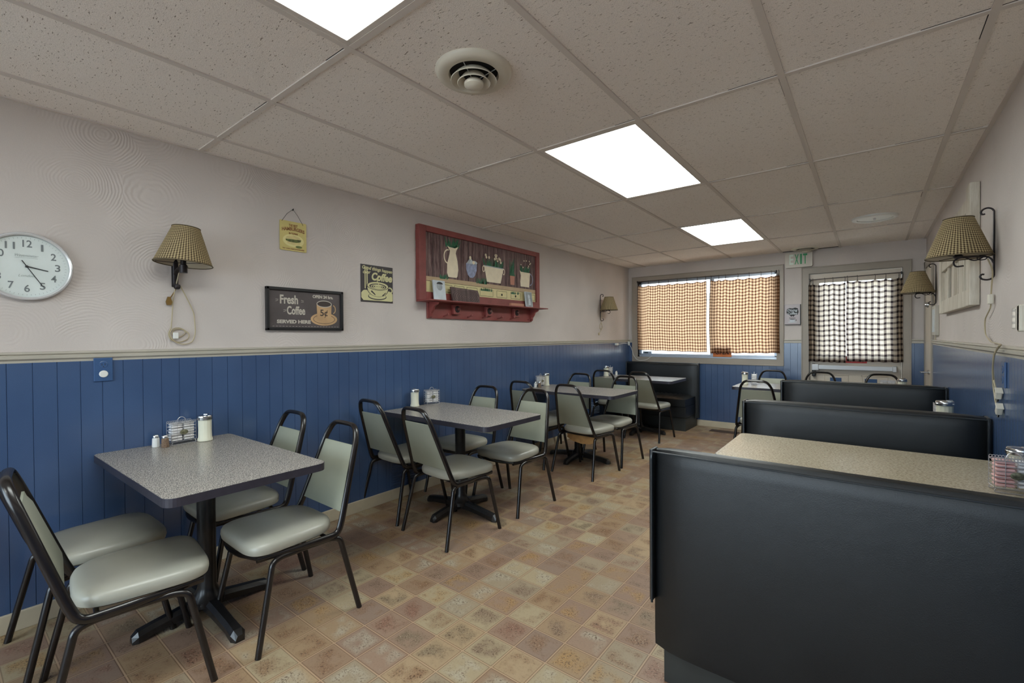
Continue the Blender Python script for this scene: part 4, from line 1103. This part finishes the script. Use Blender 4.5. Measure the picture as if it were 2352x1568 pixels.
# ------------------------------------------------------------------ outlets, vents, thermostat
def outlet(label, x, y, z, s, covered, w=.072, h=.116):
    t = thing('wall_outlet', label, 'outlet', (x, y, z))
    b = nb(); box(b, 0, -w/2, -h/2, s*.008, w/2, h/2, .003); obj('plate', b, 'blue_plate', t)
    for zz, cov in ((.024, False), (-.022, covered)):
        b = nb(); lathe(b, [(.017, .0), (.017, .0090), (.015, .0098)] if not cov else [(.017, 0), (.017, .012), (.014, .014)], (0, 0, 0), 24, mat=(PXM if s > 0 else NX)(0, 0, zz))
        if not cov:
            for yy in (-.006, .006): box(b, s*.0096, yy-.001, zz-.004, s*.0104, yy+.001, zz+.006, 0, 2, 1)
            box(b, s*.0096, -.0022, zz-.012, s*.0104, .0022, zz-.008, 0, 2, 1)
        obj('safety_cap' if cov else 'socket', b, ['white' if cov else 'blue_plate', 'black'], t, label='white safety cap' if cov else None)
    return t
outlet('blue painted wall outlet with a white cap under the clock, left wall', .012, .543, 1.139, 1, True)
outlet('blue painted wall outlet under the near lamp cord, right wall', XR-.012, 3.00, 1.10, -1, False)
def louvre(label, yc, zc, w, h):
    t = thing('wall_vent', label, 'vent', (.012, yc, zc))
    b = nb(); box(b, 0, -w/2, -h/2, .006, w/2, h/2, .002); obj('frame', b, 'blue', t)
    n = int(h/.019)
    for i in range(n-1):
        z = -h/2+.02+i*.019; b = nb(); prism(b, [(.006, 0), (.013, -.006), (.013, -.004), (.006, .003)], (0, -w/2+.02, z), (1, 0, 0), (0, 0, 1), (0, w-.04, 0)); obj('slat', b, 'blue', t)
    return t
louvre('blue painted louvred wall vent low behind the second left table', 2.385, .207, .28, .20)
louvre('blue painted louvred wall vent low behind the corner booth table', 5.66, .31, .30, .20)
t = thing('floor_register', 'brown slotted metal register in the floor before the window wall', 'floor vent', (1.465, 6.555, 0))
b = nb(); box(b, -.175, -.075, 0, .175, .075, .005, .002); obj('plate', b, 'vent_brown', t)
b = nb()
for i in range(22):
    for yy in (-.03, .03): box(b, -.155+i*.0148-.003, yy-.022, .0048, -.155+i*.0148+.003, yy+.022, .0056)
obj('slots', b, 'dark_gap', t)
t = thing('thermostat_guard', 'beige thermostat box with a clear front cover on the right wall', 'thermostat', (XR, 2.655, 1.346))
b = nb(); box(b, -.045, -.085, -.052, 0, -.050, .052, .006); box(b, -.045, -.09, -.052, 0, -.048, .052, .006); obj('housing', b, 'offwhite', t)
b = nb(); box(b, -.048, -.048, -.042, -.004, .012, .042, .004); obj('clear_cover', b, 'glass', t)
b = nb(); box(b, -.03, -.040, -.034, -.008, .002, .034, .003); obj('scale_strip', b, 'card_white', t)
# louvred cupboard door and little frame on the right wall
t = thing('shutter_panel', 'whitewashed old cupboard door hung on the right wall behind the near lamp', 'shutter', (XR, 4.40, 1.45))
pz0, pz1 = 0, .64; py0, py1 = -.72, .74
b = nb(); box(b, -.045, py0, pz0, -.002, py0+.13, .700, .004); obj('stile', b, 'distressed', t)
b = nb(); box(b, -.045, py1-.11, pz0, -.002, py1, pz1, .004); obj('stile', b, 'distressed', t)
for q in ((0, .10), (.33, .40), (.56, .64)):
    b = nb(); box(b, -.040, py0+.13, q[0], -.002, py1-.11, q[1], .004); obj('rail', b, 'distressed', t)
b = nb(); box(b, -.012, py0+.12, .05, -.002, py1-.10, .60, 0, 2, 1)
yy = py0+.135
while yy < py1-.2:
    box(b, -.020, yy, .09, -.010, yy+.150, .57, .004); yy += .178
obj('board_panel', b, ['distressed', 'distressed_gap'], t)
b = nb()
for yy in (py0+.30, py0+.72, py0+1.02): box(b, -.034, yy, .10, -.018, yy+.05, .33, .003)
obj('mullion', b, 'distressed', t)
t = thing('narrow_wall_strip', 'narrow beige wooden strip frame by the right door casing', 'frame', (XR, 5.74, 1.41))
b = nb(); box(b, -.03, -.12, -.135, -.001, .12, .135, .004); obj('frame', b, 'trim', t)
b = nb(); box(b, -.032, -.09, -.105, -.028, .09, .105, .001); obj('print', b, 'card_white', t)

# ------------------------------------------------------------------ wall lamps
def shade_part(t, cx, cz, rb, rt, h, mat='shade', name='lamp_shade', tilt=0, rep=(60, 20), axis='Y'):
    b = nb(); uvl = b.loops.layers.uv.new('UVMap'); n, m = 64, 10; G = {}
    rot = Matrix.Rotation(tilt, 3, axis)
    for j in range(m+1):
        r = rb+(rt-rb)*j/m
        for i in range(n+1):
            a = 2*PI*i/n; G[i, j] = b.verts.new(rot @ Vector((r*math.cos(a), r*math.sin(a), h*j/m))+Vector((cx, 0, cz)))
    for j in range(m):
        for i in range(n):
            f = b.faces.new((G[i, j], G[i+1, j], G[i+1, j+1], G[i, j+1]))
            for l, (p, q) in zip(f.loops, ((i, j), (i+1, j), (i+1, j+1), (i, j+1))): l[uvl].uv = (p/n*rep[0]+(q/m)*0, q/m*rep[1])
    o = obj(name, b, mat, t, True)
    b = nb(); n = 64; G = {}
    for j, (r, z) in enumerate(((rb-.002, .001), (rt-.002, h-.001))):
        for i in range(n): a = 2*PI*i/n; G[i, j] = b.verts.new(rot @ Vector((r*math.cos(a), r*math.sin(a), z))+Vector((cx, 0, cz)))
    for i in range(n): b.faces.new((G[i, 0], G[(i+1) % n, 0], G[(i+1) % n, 1], G[i, 1]))
    obj('lining', b, 'shade_in', o, True)
    for r, z in ((rb, 0), (rt, h)):
        b = nb(); tube(b, [tuple(rot @ Vector((r*math.cos(2*PI*i/48), r*math.sin(2*PI*i/48), z))+Vector((cx, 0, cz))) for i in range(48)], .0028, 6, closed=True)
        obj('shade_trim', b, 'trim_weave', o, True)
        continue
    return o
def scroll(c, r0, a0, turns, n=16, plane='xz', shrink=.55, s=1):
    out = []
    for i in range(n+1):
        f = i/n; a = a0+s*turns*2*PI*f; r = r0*(1-shrink*f)
        p = (r*math.cos(a), r*math.sin(a)); out.append((c[0]+p[0], c[1], c[2]+p[1]) if plane == 'xz' else (c[0], c[1]+p[0], c[2]+p[1]))
    return out
def iron_lamp(label, x, y, z0, z1, s, arm_z, rb=.132, rt=.062, h=.215, ox=.135, group=None, near=True):
    """x wall plane; s = +1 wall faces +X"""
    t = thing('wall_lamp', label, 'lamp', (x, y, z0), group=group)
    zt, za = z1-z0, arm_z-z0; X = lambda v: s*v
    b = nb(); r = .0042
    tube(b, [(X(.008), 0, .02), (X(.008), 0, zt-.02)], r, 8, flat_=.006, ref=(1, 0, 0))
    top = [(X(.008), 0, zt-.02), (X(.016), 0, zt-.006), (X(.032), 0, zt), (X(.048), 0, zt-.006), (X(.056), 0, zt-.02), (X(.050), 0, zt-.032), (X(.040), 0, zt-.030)]
    bot = [(X(.008), 0, .02), (X(.016), 0, .004), (X(.034), 0, 0), (X(.052), 0, .006), (X(.058), 0, .020), (X(.050), 0, .030), (X(.042), 0, .028)]
    tube(b, rounded(top, .01), r, 8); tube(b, rounded(bot, .01), r, 8); obj('wall_rod', b, 'wrought', t, True)
    b = nb(); tube(b, rounded([(X(.008), 0, za-.045), (X(.02), 0, za-.012), (X(.06), 0, za-.004), (X(ox), 0, za-.004), (X(ox+.02), 0, za-.02), (X(ox+.012), 0, za-.05), (X(ox-.02), 0, za-.046)], .02), .0038, 8)
    tube(b, rounded([(X(.04), 0, za-.005), (X(.075), 0, za-.028), (X(.11), 0, za-.005)], .03), .0032, 8)
    tube(b, [(X(.05)+.018*math.cos(a), .0, za-.012+.011*math.sin(a)) for a in [2*PI*i/16 for i in range(16)]], .003, 6, closed=True, ref=(0, 1, 0))
    obj('arm', b, 'wrought', t, True)
    b = nb(); lathe(b, [(.016, za-.006), (.020, za+.004), (.014, za+.012), (.014, za+.07)], (X(ox), 0, 0), 20); obj('socket', b, 'wrought', t, True)
    b = nb(); lathe(b, [(.012, za+.07), (.026, za+.10), (.030, za+.125), (.020, za+.150), (.004, za+.160)], (X(ox), 0, 0), 20); obj('bulb', b, 'card_white', t, True)
    shade_part(t, X(ox), arm_z-z0, rb, rt, h)
    b = nb()
    for a in (0, 2*PI/3, 4*PI/3): tube(b, [(X(ox), 0, za+.002), (X(ox)+rb*math.cos(a), rb*math.sin(a), za+.002)], .0016, 6)
    obj('shade_spider', b, 'wrought', t, True)
    return t
GL = 'wall lamps with small-check shades'
# left wall, near: flat bar bracket
t = thing('wall_lamp', 'checked-shade wall lamp with a looped cord beside the clock on the left wall', 'lamp', (.0, .848, 1.55), group=GL)
b = nb(); box(b, .001, -.016, .02, .010, .012, .335, .002); obj('back_bar', b, 'wrought', t)
b = nb(); tube(b, rounded([(.010, 0, .32), (.045, 0, .30), (.030, 0, .20), (.014, 0, .13), (.016, 0, .03), (.034, .0, .006), (.05, 0, .014), (.046, 0, .03)], .04), .012, 10, flat_=.004, ref=(0, 1, 0))
tube(b, rounded([(.012, 0, .085), (.05, 0, .115), (.11, 0, .118), (.135, 0, .112)], .03), .011, 10, flat_=.0045, ref=(0, 1, 0))
obj('scroll_arm', b, 'wrought', t, True)
b = nb(); lathe(b, [(.018, .085), (.018, .125), (.013, .130), (.013, .18)], (.138, .0, 0), 20); obj('socket', b, 'wrought', t, True)
b = nb(); lathe(b, [(.012, .18), (.026, .21), (.030, .235), (.020, .26), (.004, .27)], (.138, 0, 0), 20); obj('bulb', b, 'card_white', t, True)
shade_part(t, .142, .132, .130, .062, .192, tilt=-.075, axis='X')
b = nb()
for a in (.6, .6+2*PI/3, .6+4*PI/3): tube(b, [(.142, 0, .135), (.142+.126*math.cos(a), .126*math.sin(a), .132)], .0016, 6)
obj('shade_spider', b, 'wrought', t, True)
cz = lambda y, z, x=.008: (x, y-.848, z-1.55)
b = nb(); tube(b, rounded([cz(.862, 1.66, .03), cz(.852, 1.60, .02), cz(.836, 1.50), cz(.832, 1.42), cz(.826, 1.345), cz(.812, 1.318), cz(.822, 1.280), cz(.862, 1.266), cz(.905, 1.286), cz(.912, 1.315), cz(.872, 1.345), cz(.835, 1.335), cz(.828, 1.310), cz(.856, 1.292), cz(.888, 1.31), cz(.892, 1.333), cz(.860, 1.350), cz(.828, 1.342, .014), cz(.814, 1.31, .014), cz(.838, 1.272, .014), cz(.880, 1.254, .014), cz(.925, 1.268, .012), cz(.940, 1.32), cz(.934, 1.43), cz(.915, 1.48), cz(.884, 1.55), cz(.868, 1.575, .02)], .02, 4), .0028, 6)
cd = obj('cord', b, 'cream_cord', t, True)
b = nb(); tube(b, rounded([cz(.850, 1.565, .02), cz(.842, 1.54), cz(.828, 1.515), cz(.822, 1.505)], .01), .0028, 6); prism(b, [(-.010, -.030), (.010, -.030), (.014, -.012), (.006, .014), (-.006, .014), (-.014, -.012)], cz(.817, 1.50, .006), (0, 1, 0), (0, 0, 1), (.012, 0, 0))
obj('plug', b, 'brass', cd)
b = nb(); box(b, *cz(.832, 1.288, .010), *cz(.856, 1.322, .024), .003); obj('cord_switch', b, 'white', cd)
# left wall, far
t = iron_lamp('checked-shade wall lamp on the left wall near the window corner', 0., 5.86, 1.50, 1.875, 1, 1.648, rb=.122, rt=.062, h=.180, ox=.138, group=GL)
b = nb(); tube(b, rounded([(.02, 0, .12), (.014, .0, .03), (.012, .02, -.04), (.012, .06, -.08), (.012, .02, -.13), (.012, -.04, -.10), (.012, -.03, -.04), (.012, .03, -.03), (.012, .05, -.09), (.012, .0, -.14), (.012, -.05, -.17)], .03, 4), .003, 6); cd = obj('cord', b, 'cream_cord', t, True)
b = nb(); box(b, .004, -.065, -.20, .018, -.04, -.165, .003); obj('plug', b, 'cream_cord', cd)
# right wall, near and far
t = iron_lamp('large checked-shade lamp on scrolled iron rod, nearest on the right wall', XR, 3.272, 1.555, 1.915, -1, 1.680, rb=.128, rt=.058, h=.197, ox=.136, group=GL)
cy_ = lambda y, z, x=-.014: (x, y-3.272, z-1.555)
b = nb(); tube(b, rounded([cy_(3.272, 1.66, -.03), cy_(3.25, 1.60), cy_(3.285, 1.53), cy_(3.30, 1.47), cy_(3.30, 1.42), cy_(3.46, 1.36), cy_(3.44, 1.28), cy_(3.30, 1.245), cy_(3.10, 1.240, -.02), cy_(2.93, 1.238, -.036), cy_(2.90, 1.235, -.046), cy_(3.06, 1.19, -.04), cy_(3.14, 1.12, -.03), cy_(3.11, 1.06, -.03), cy_(3.06, 1.02, -.03)], .05, 5), .0032, 6)
tube(b, rounded([cy_(2.93, 1.238, -.036), cy_(3.0, 1.20, -.046), cy_(3.08, 1.12, -.04), cy_(3.13, 1.04, -.03), cy_(3.08, .97, -.03), cy_(3.05, .955, -.03)], .04, 5), .0032, 6)
cd = obj('cord', b, 'cream_cord', t, True)
b = nb(); box(b, *cy_(3.285, 1.435, -.026), *cy_(3.315, 1.485, -.006), .005); obj('cord_switch', b, 'offwhite', cd)
for yy, zz in ((3.045, 1.005), (3.03, .935)):
    b = nb(); R_ = Matrix.Translation(cy_(yy, zz, -.026)) @ Matrix.Rotation(.6, 4, 'X')
    b2 = nb(); box(b2, -.011, -.014, -.018, .011, .014, .022, .004); box(b2, -.013, -.020, .022, .013, .020, .027, .002); box(b2, -.004, -.009, -.036, .004, .009, -.018, .001, mi=1); b2.transform(R_)
    obj('plug', b2, ['offwhite', 'black'], cd)
t = iron_lamp('smaller checked-shade lamp on scrolled iron rod, farther along the right wall', XR, 5.82, 1.560, 1.945, -1, 1.678, rb=.128, rt=.055, h=.200, ox=.136, group=GL)
b = nb(); tube(b, rounded([(-.03, 0, .10), (-.012, .02, .02), (-.010, .0, -.15), (-.010, -.02, -.325)], .03), .003, 6); obj('cord', b, 'cream_cord', t, True)

# ------------------------------------------------------------------ ceiling fittings
def troffer(label, x0, x1, y0, y1):
    t = thing('ceiling_light', label, 'light', ((x0+x1)/2, (y0+y1)/2, H), group='recessed fluorescent ceiling lights')
    w, l = (x1-x0)/2-.012, (y1-y0)/2-.012
    b = nb(); f = .022
    for q in ((-w, -l, -w+f, l), (w-f, -l, w, l), (-w+f, -l, w-f, -l+f), (-w+f, l-f, w-f, l)): box(b, q[0], q[1], .0005, q[2], q[3], .0115, .002)
    obj('frame', b, 'grid', t)
    b = nb(); box(b, -w+f, -l+f, .004, w-f, l-f, .0100); obj('diffuser', b, 'lamp', t)
    return t
troffer('nearest ceiling light, cut by the top edge of the photo', 1.49, 2.10, -.22, .975)
troffer('middle ceiling light panel over the third left table', 1.49, 2.10, 2.174, 3.374)
troffer('farthest ceiling light panel, towards the window', 1.49, 2.10, 4.573, 5.773)
troffer('added unseen ceiling light panel behind the camera', 1.49, 2.10, -2.5, -1.42)  # extra fill light added out of view, following the fixture spacing
# round diffusers
t = thing('ceiling_diffuser', 'round stepped ceiling air diffuser between the first two ceiling lights', 'vent', (1.742, 1.370, H))
def rlathe(name, prof, mat, c=(0, 0, 0), seg=56, cap=False):
    b = nb(); lathe(b, prof, c, seg, cap=cap); return obj(name, b, mat, t, True)
rlathe('outer_ring', [(.095, .008), (.100, -.012), (.118, -.017), (.140, -.015), (.150, -.006), (.153, .002), (.153, .010)], 'offwhite')
b = nb(); lathe(b, [(.099, .0030), (.099, .0048)], seg=48); obj('duct_mouth', b, 'dark_gap', t)
rlathe('cone_ring', [(.060, -.004), (.074, -.018), (.090, -.034), (.092, -.032), (.076, -.014), (.062, -.002)], 'offwhite')
rlathe('cone_ring', [(.040, -.014), (.050, -.028), (.064, -.044), (.066, -.042), (.052, -.025), (.042, -.012)], 'offwhite')
rlathe('centre_cone', [(.001, -.028), (.030, -.032), (.039, -.042), (.038, -.052), (.026, -.060), (.001, -.063)], 'offwhite', cap=True)
b = nb()
for a in (.3, .3+PI/2, .3+PI, .3+3*PI/2): tube(b, [(.02*math.cos(a), .02*math.sin(a), -.030), (.098*math.cos(a), .098*math.sin(a), -.004)], .0018, 6)
obj('spoke', b, 'hardware', t, True)
t = thing('ceiling_diffuser', 'flat round white ceiling diffuser over the farthest booths', 'vent', (3.03, 5.335, H))
rlathe('outer_ring', [(.130, .008), (.132, -.010), (.150, -.014), (.168, -.008), (.172, .004), (.172, .010)], 'white')
rlathe('damper_plate', [(.001, -.004), (.128, -.004), (.129, .008)], 'white', cap=False)
b = nb(); box(b, -.010, -.014, -.016, .010, .014, -.004, .002); obj('lever', b, 'hardware', t)
t = thing('ceiling_diffuser', 'round stepped ceiling diffuser touching the top of the exit sign', 'vent', (2.37, 6.665, H))
rlathe('outer_ring', [(.090, .008), (.095, -.010), (.118, -.015), (.140, -.010), (.148, .0), (.148, .010)], 'offwhite')
b = nb(); lathe(b, [(.094, .0030), (.094, .0048)], seg=48); obj('duct_mouth', b, 'dark_gap', t)
rlathe('cone_ring', [(.055, -.004), (.070, -.014), (.086, -.026), (.088, -.024), (.072, -.012), (.057, -.002)], 'offwhite')
rlathe('cone_ring', [(.034, -.014), (.044, -.024), (.058, -.036), (.060, -.034), (.046, -.022), (.036, -.012)], 'offwhite')
rlathe('centre_cone', [(.001, -.024), (.028, -.028), (.036, -.036), (.024, -.044), (.001, -.046)], 'offwhite', cap=True)
b = nb(); box(b, 2.10, YF-.05, H+.0038, 2.72, YF-.004, H+.0049); struct(obj('sign_gap_shade', b, 'dark_gap'))  # dark sliver paints the shade of a ceiling gap at the exit sign

# ------------------------------------------------------------------ outside
b = nb(); box(b, -14, YF+.3, -.25, 18, 40, -.15); struct(obj('pavement_ground', b, 'asphalt'))
b = nb(); box(b, -14, -30, -.25, 18, YB-.3, -.15); struct(obj('pavement_ground', b, 'asphalt'))
t = thing('street_building', 'pale building across the street seen through the window gap', 'building', (1, 24, -.15))
b = nb(); box(b, -16, 0, 0, 16, 6, 3.2); obj('wall', b, 'brick_wall', t)
b = nb(); box(b, -16.3, -.3, 3.2, 16.3, 6.3, 3.5); obj('roof', b, 'awning', t)

# ------------------------------------------------------------------ light, camera, world
w = bpy.data.worlds.new('sky'); SC.world = w; w.use_nodes = True
wt = w.node_tree; wt.nodes.clear()
wo = wt.nodes.new('ShaderNodeOutputWorld'); bg = wt.nodes.new('ShaderNodeBackground')
bg.inputs[0].default_value = (.72, .85, 1., 1); bg.inputs[1].default_value = SKY
wt.links.new(bg.outputs[0], wo.inputs[0])
sl = bpy.data.lights.new('sun', 'SUN'); sl.energy = SUN; sl.angle = .02; sl.color = (1, .93, .82)
so = bpy.data.objects.new('sun', sl); COL.objects.link(so); so.rotation_euler = Vector((.3, -.75, -.9)).to_track_quat('-Z', 'Y').to_euler()
for nm, x0, x1, z0, z1, yy, dd in (('window_portal', WX0, WX1, WZ0, WZ1, YF+.14, -1), ('door_portal', gx0, gx1, gz0, gz1, YF+.14, -1), ('rear_portal', .25, XR-.25, .45, 2.2, YB-.14, 1)):
    al = bpy.data.lights.new(nm, 'AREA'); al.shape = 'RECTANGLE'; al.size = x1-x0; al.size_y = z1-z0; al.energy = 1
    al.cycles.is_portal = True
    ao = bpy.data.objects.new(nm, al); COL.objects.link(ao); ao.location = ((x0+x1)/2, yy, (z0+z1)/2); ao.rotation_euler = Vector((0, dd, 0)).to_track_quat('-Z', 'Z').to_euler()
LAMP_NODE.inputs['Strength'].default_value = LAMP
cam = bpy.data.cameras.new('camera'); co_ = bpy.data.objects.new('camera', cam); COL.objects.link(co_)
F_, YAW, PIT, ROL = 1053.7844, .6623, -.0104, -.0065
cy, sy = math.cos(YAW), math.sin(YAW)
r = Vector((cy, sy, 0)); f = Vector((-sy, cy, 0)); u = Vector((0, 0, 1))
f2 = f*math.cos(PIT)+u*math.sin(PIT); u2 = -f*math.sin(PIT)+u*math.cos(PIT)
r3 = r*math.cos(ROL)+u2*math.sin(ROL); u3 = -r*math.sin(ROL)+u2*math.cos(ROL)
m = Matrix((r3, u3, -f2)).transposed().to_4x4(); m.translation = (2.996, 0, 1.287); co_.matrix_world = m
cam.sensor_width = 36; cam.lens = F_*36/2352; cam.clip_start = .02
SC.camera = co_
SC.view_settings.view_transform = 'Standard'; SC.view_settings.look = 'None'; SC.view_settings.gamma = 1
SC.view_settings.use_curve_mapping = False; SC.view_settings.exposure = EXPO
SC.cycles.max_bounces = 10; SC.cycles.diffuse_bounces = 6; SC.cycles.glossy_bounces = 4; SC.cycles.transparent_max_bounces = 12
SC.cycles.sample_clamp_indirect = 8; SC.cycles.caustics_reflective = False; SC.cycles.caustics_refractive = False
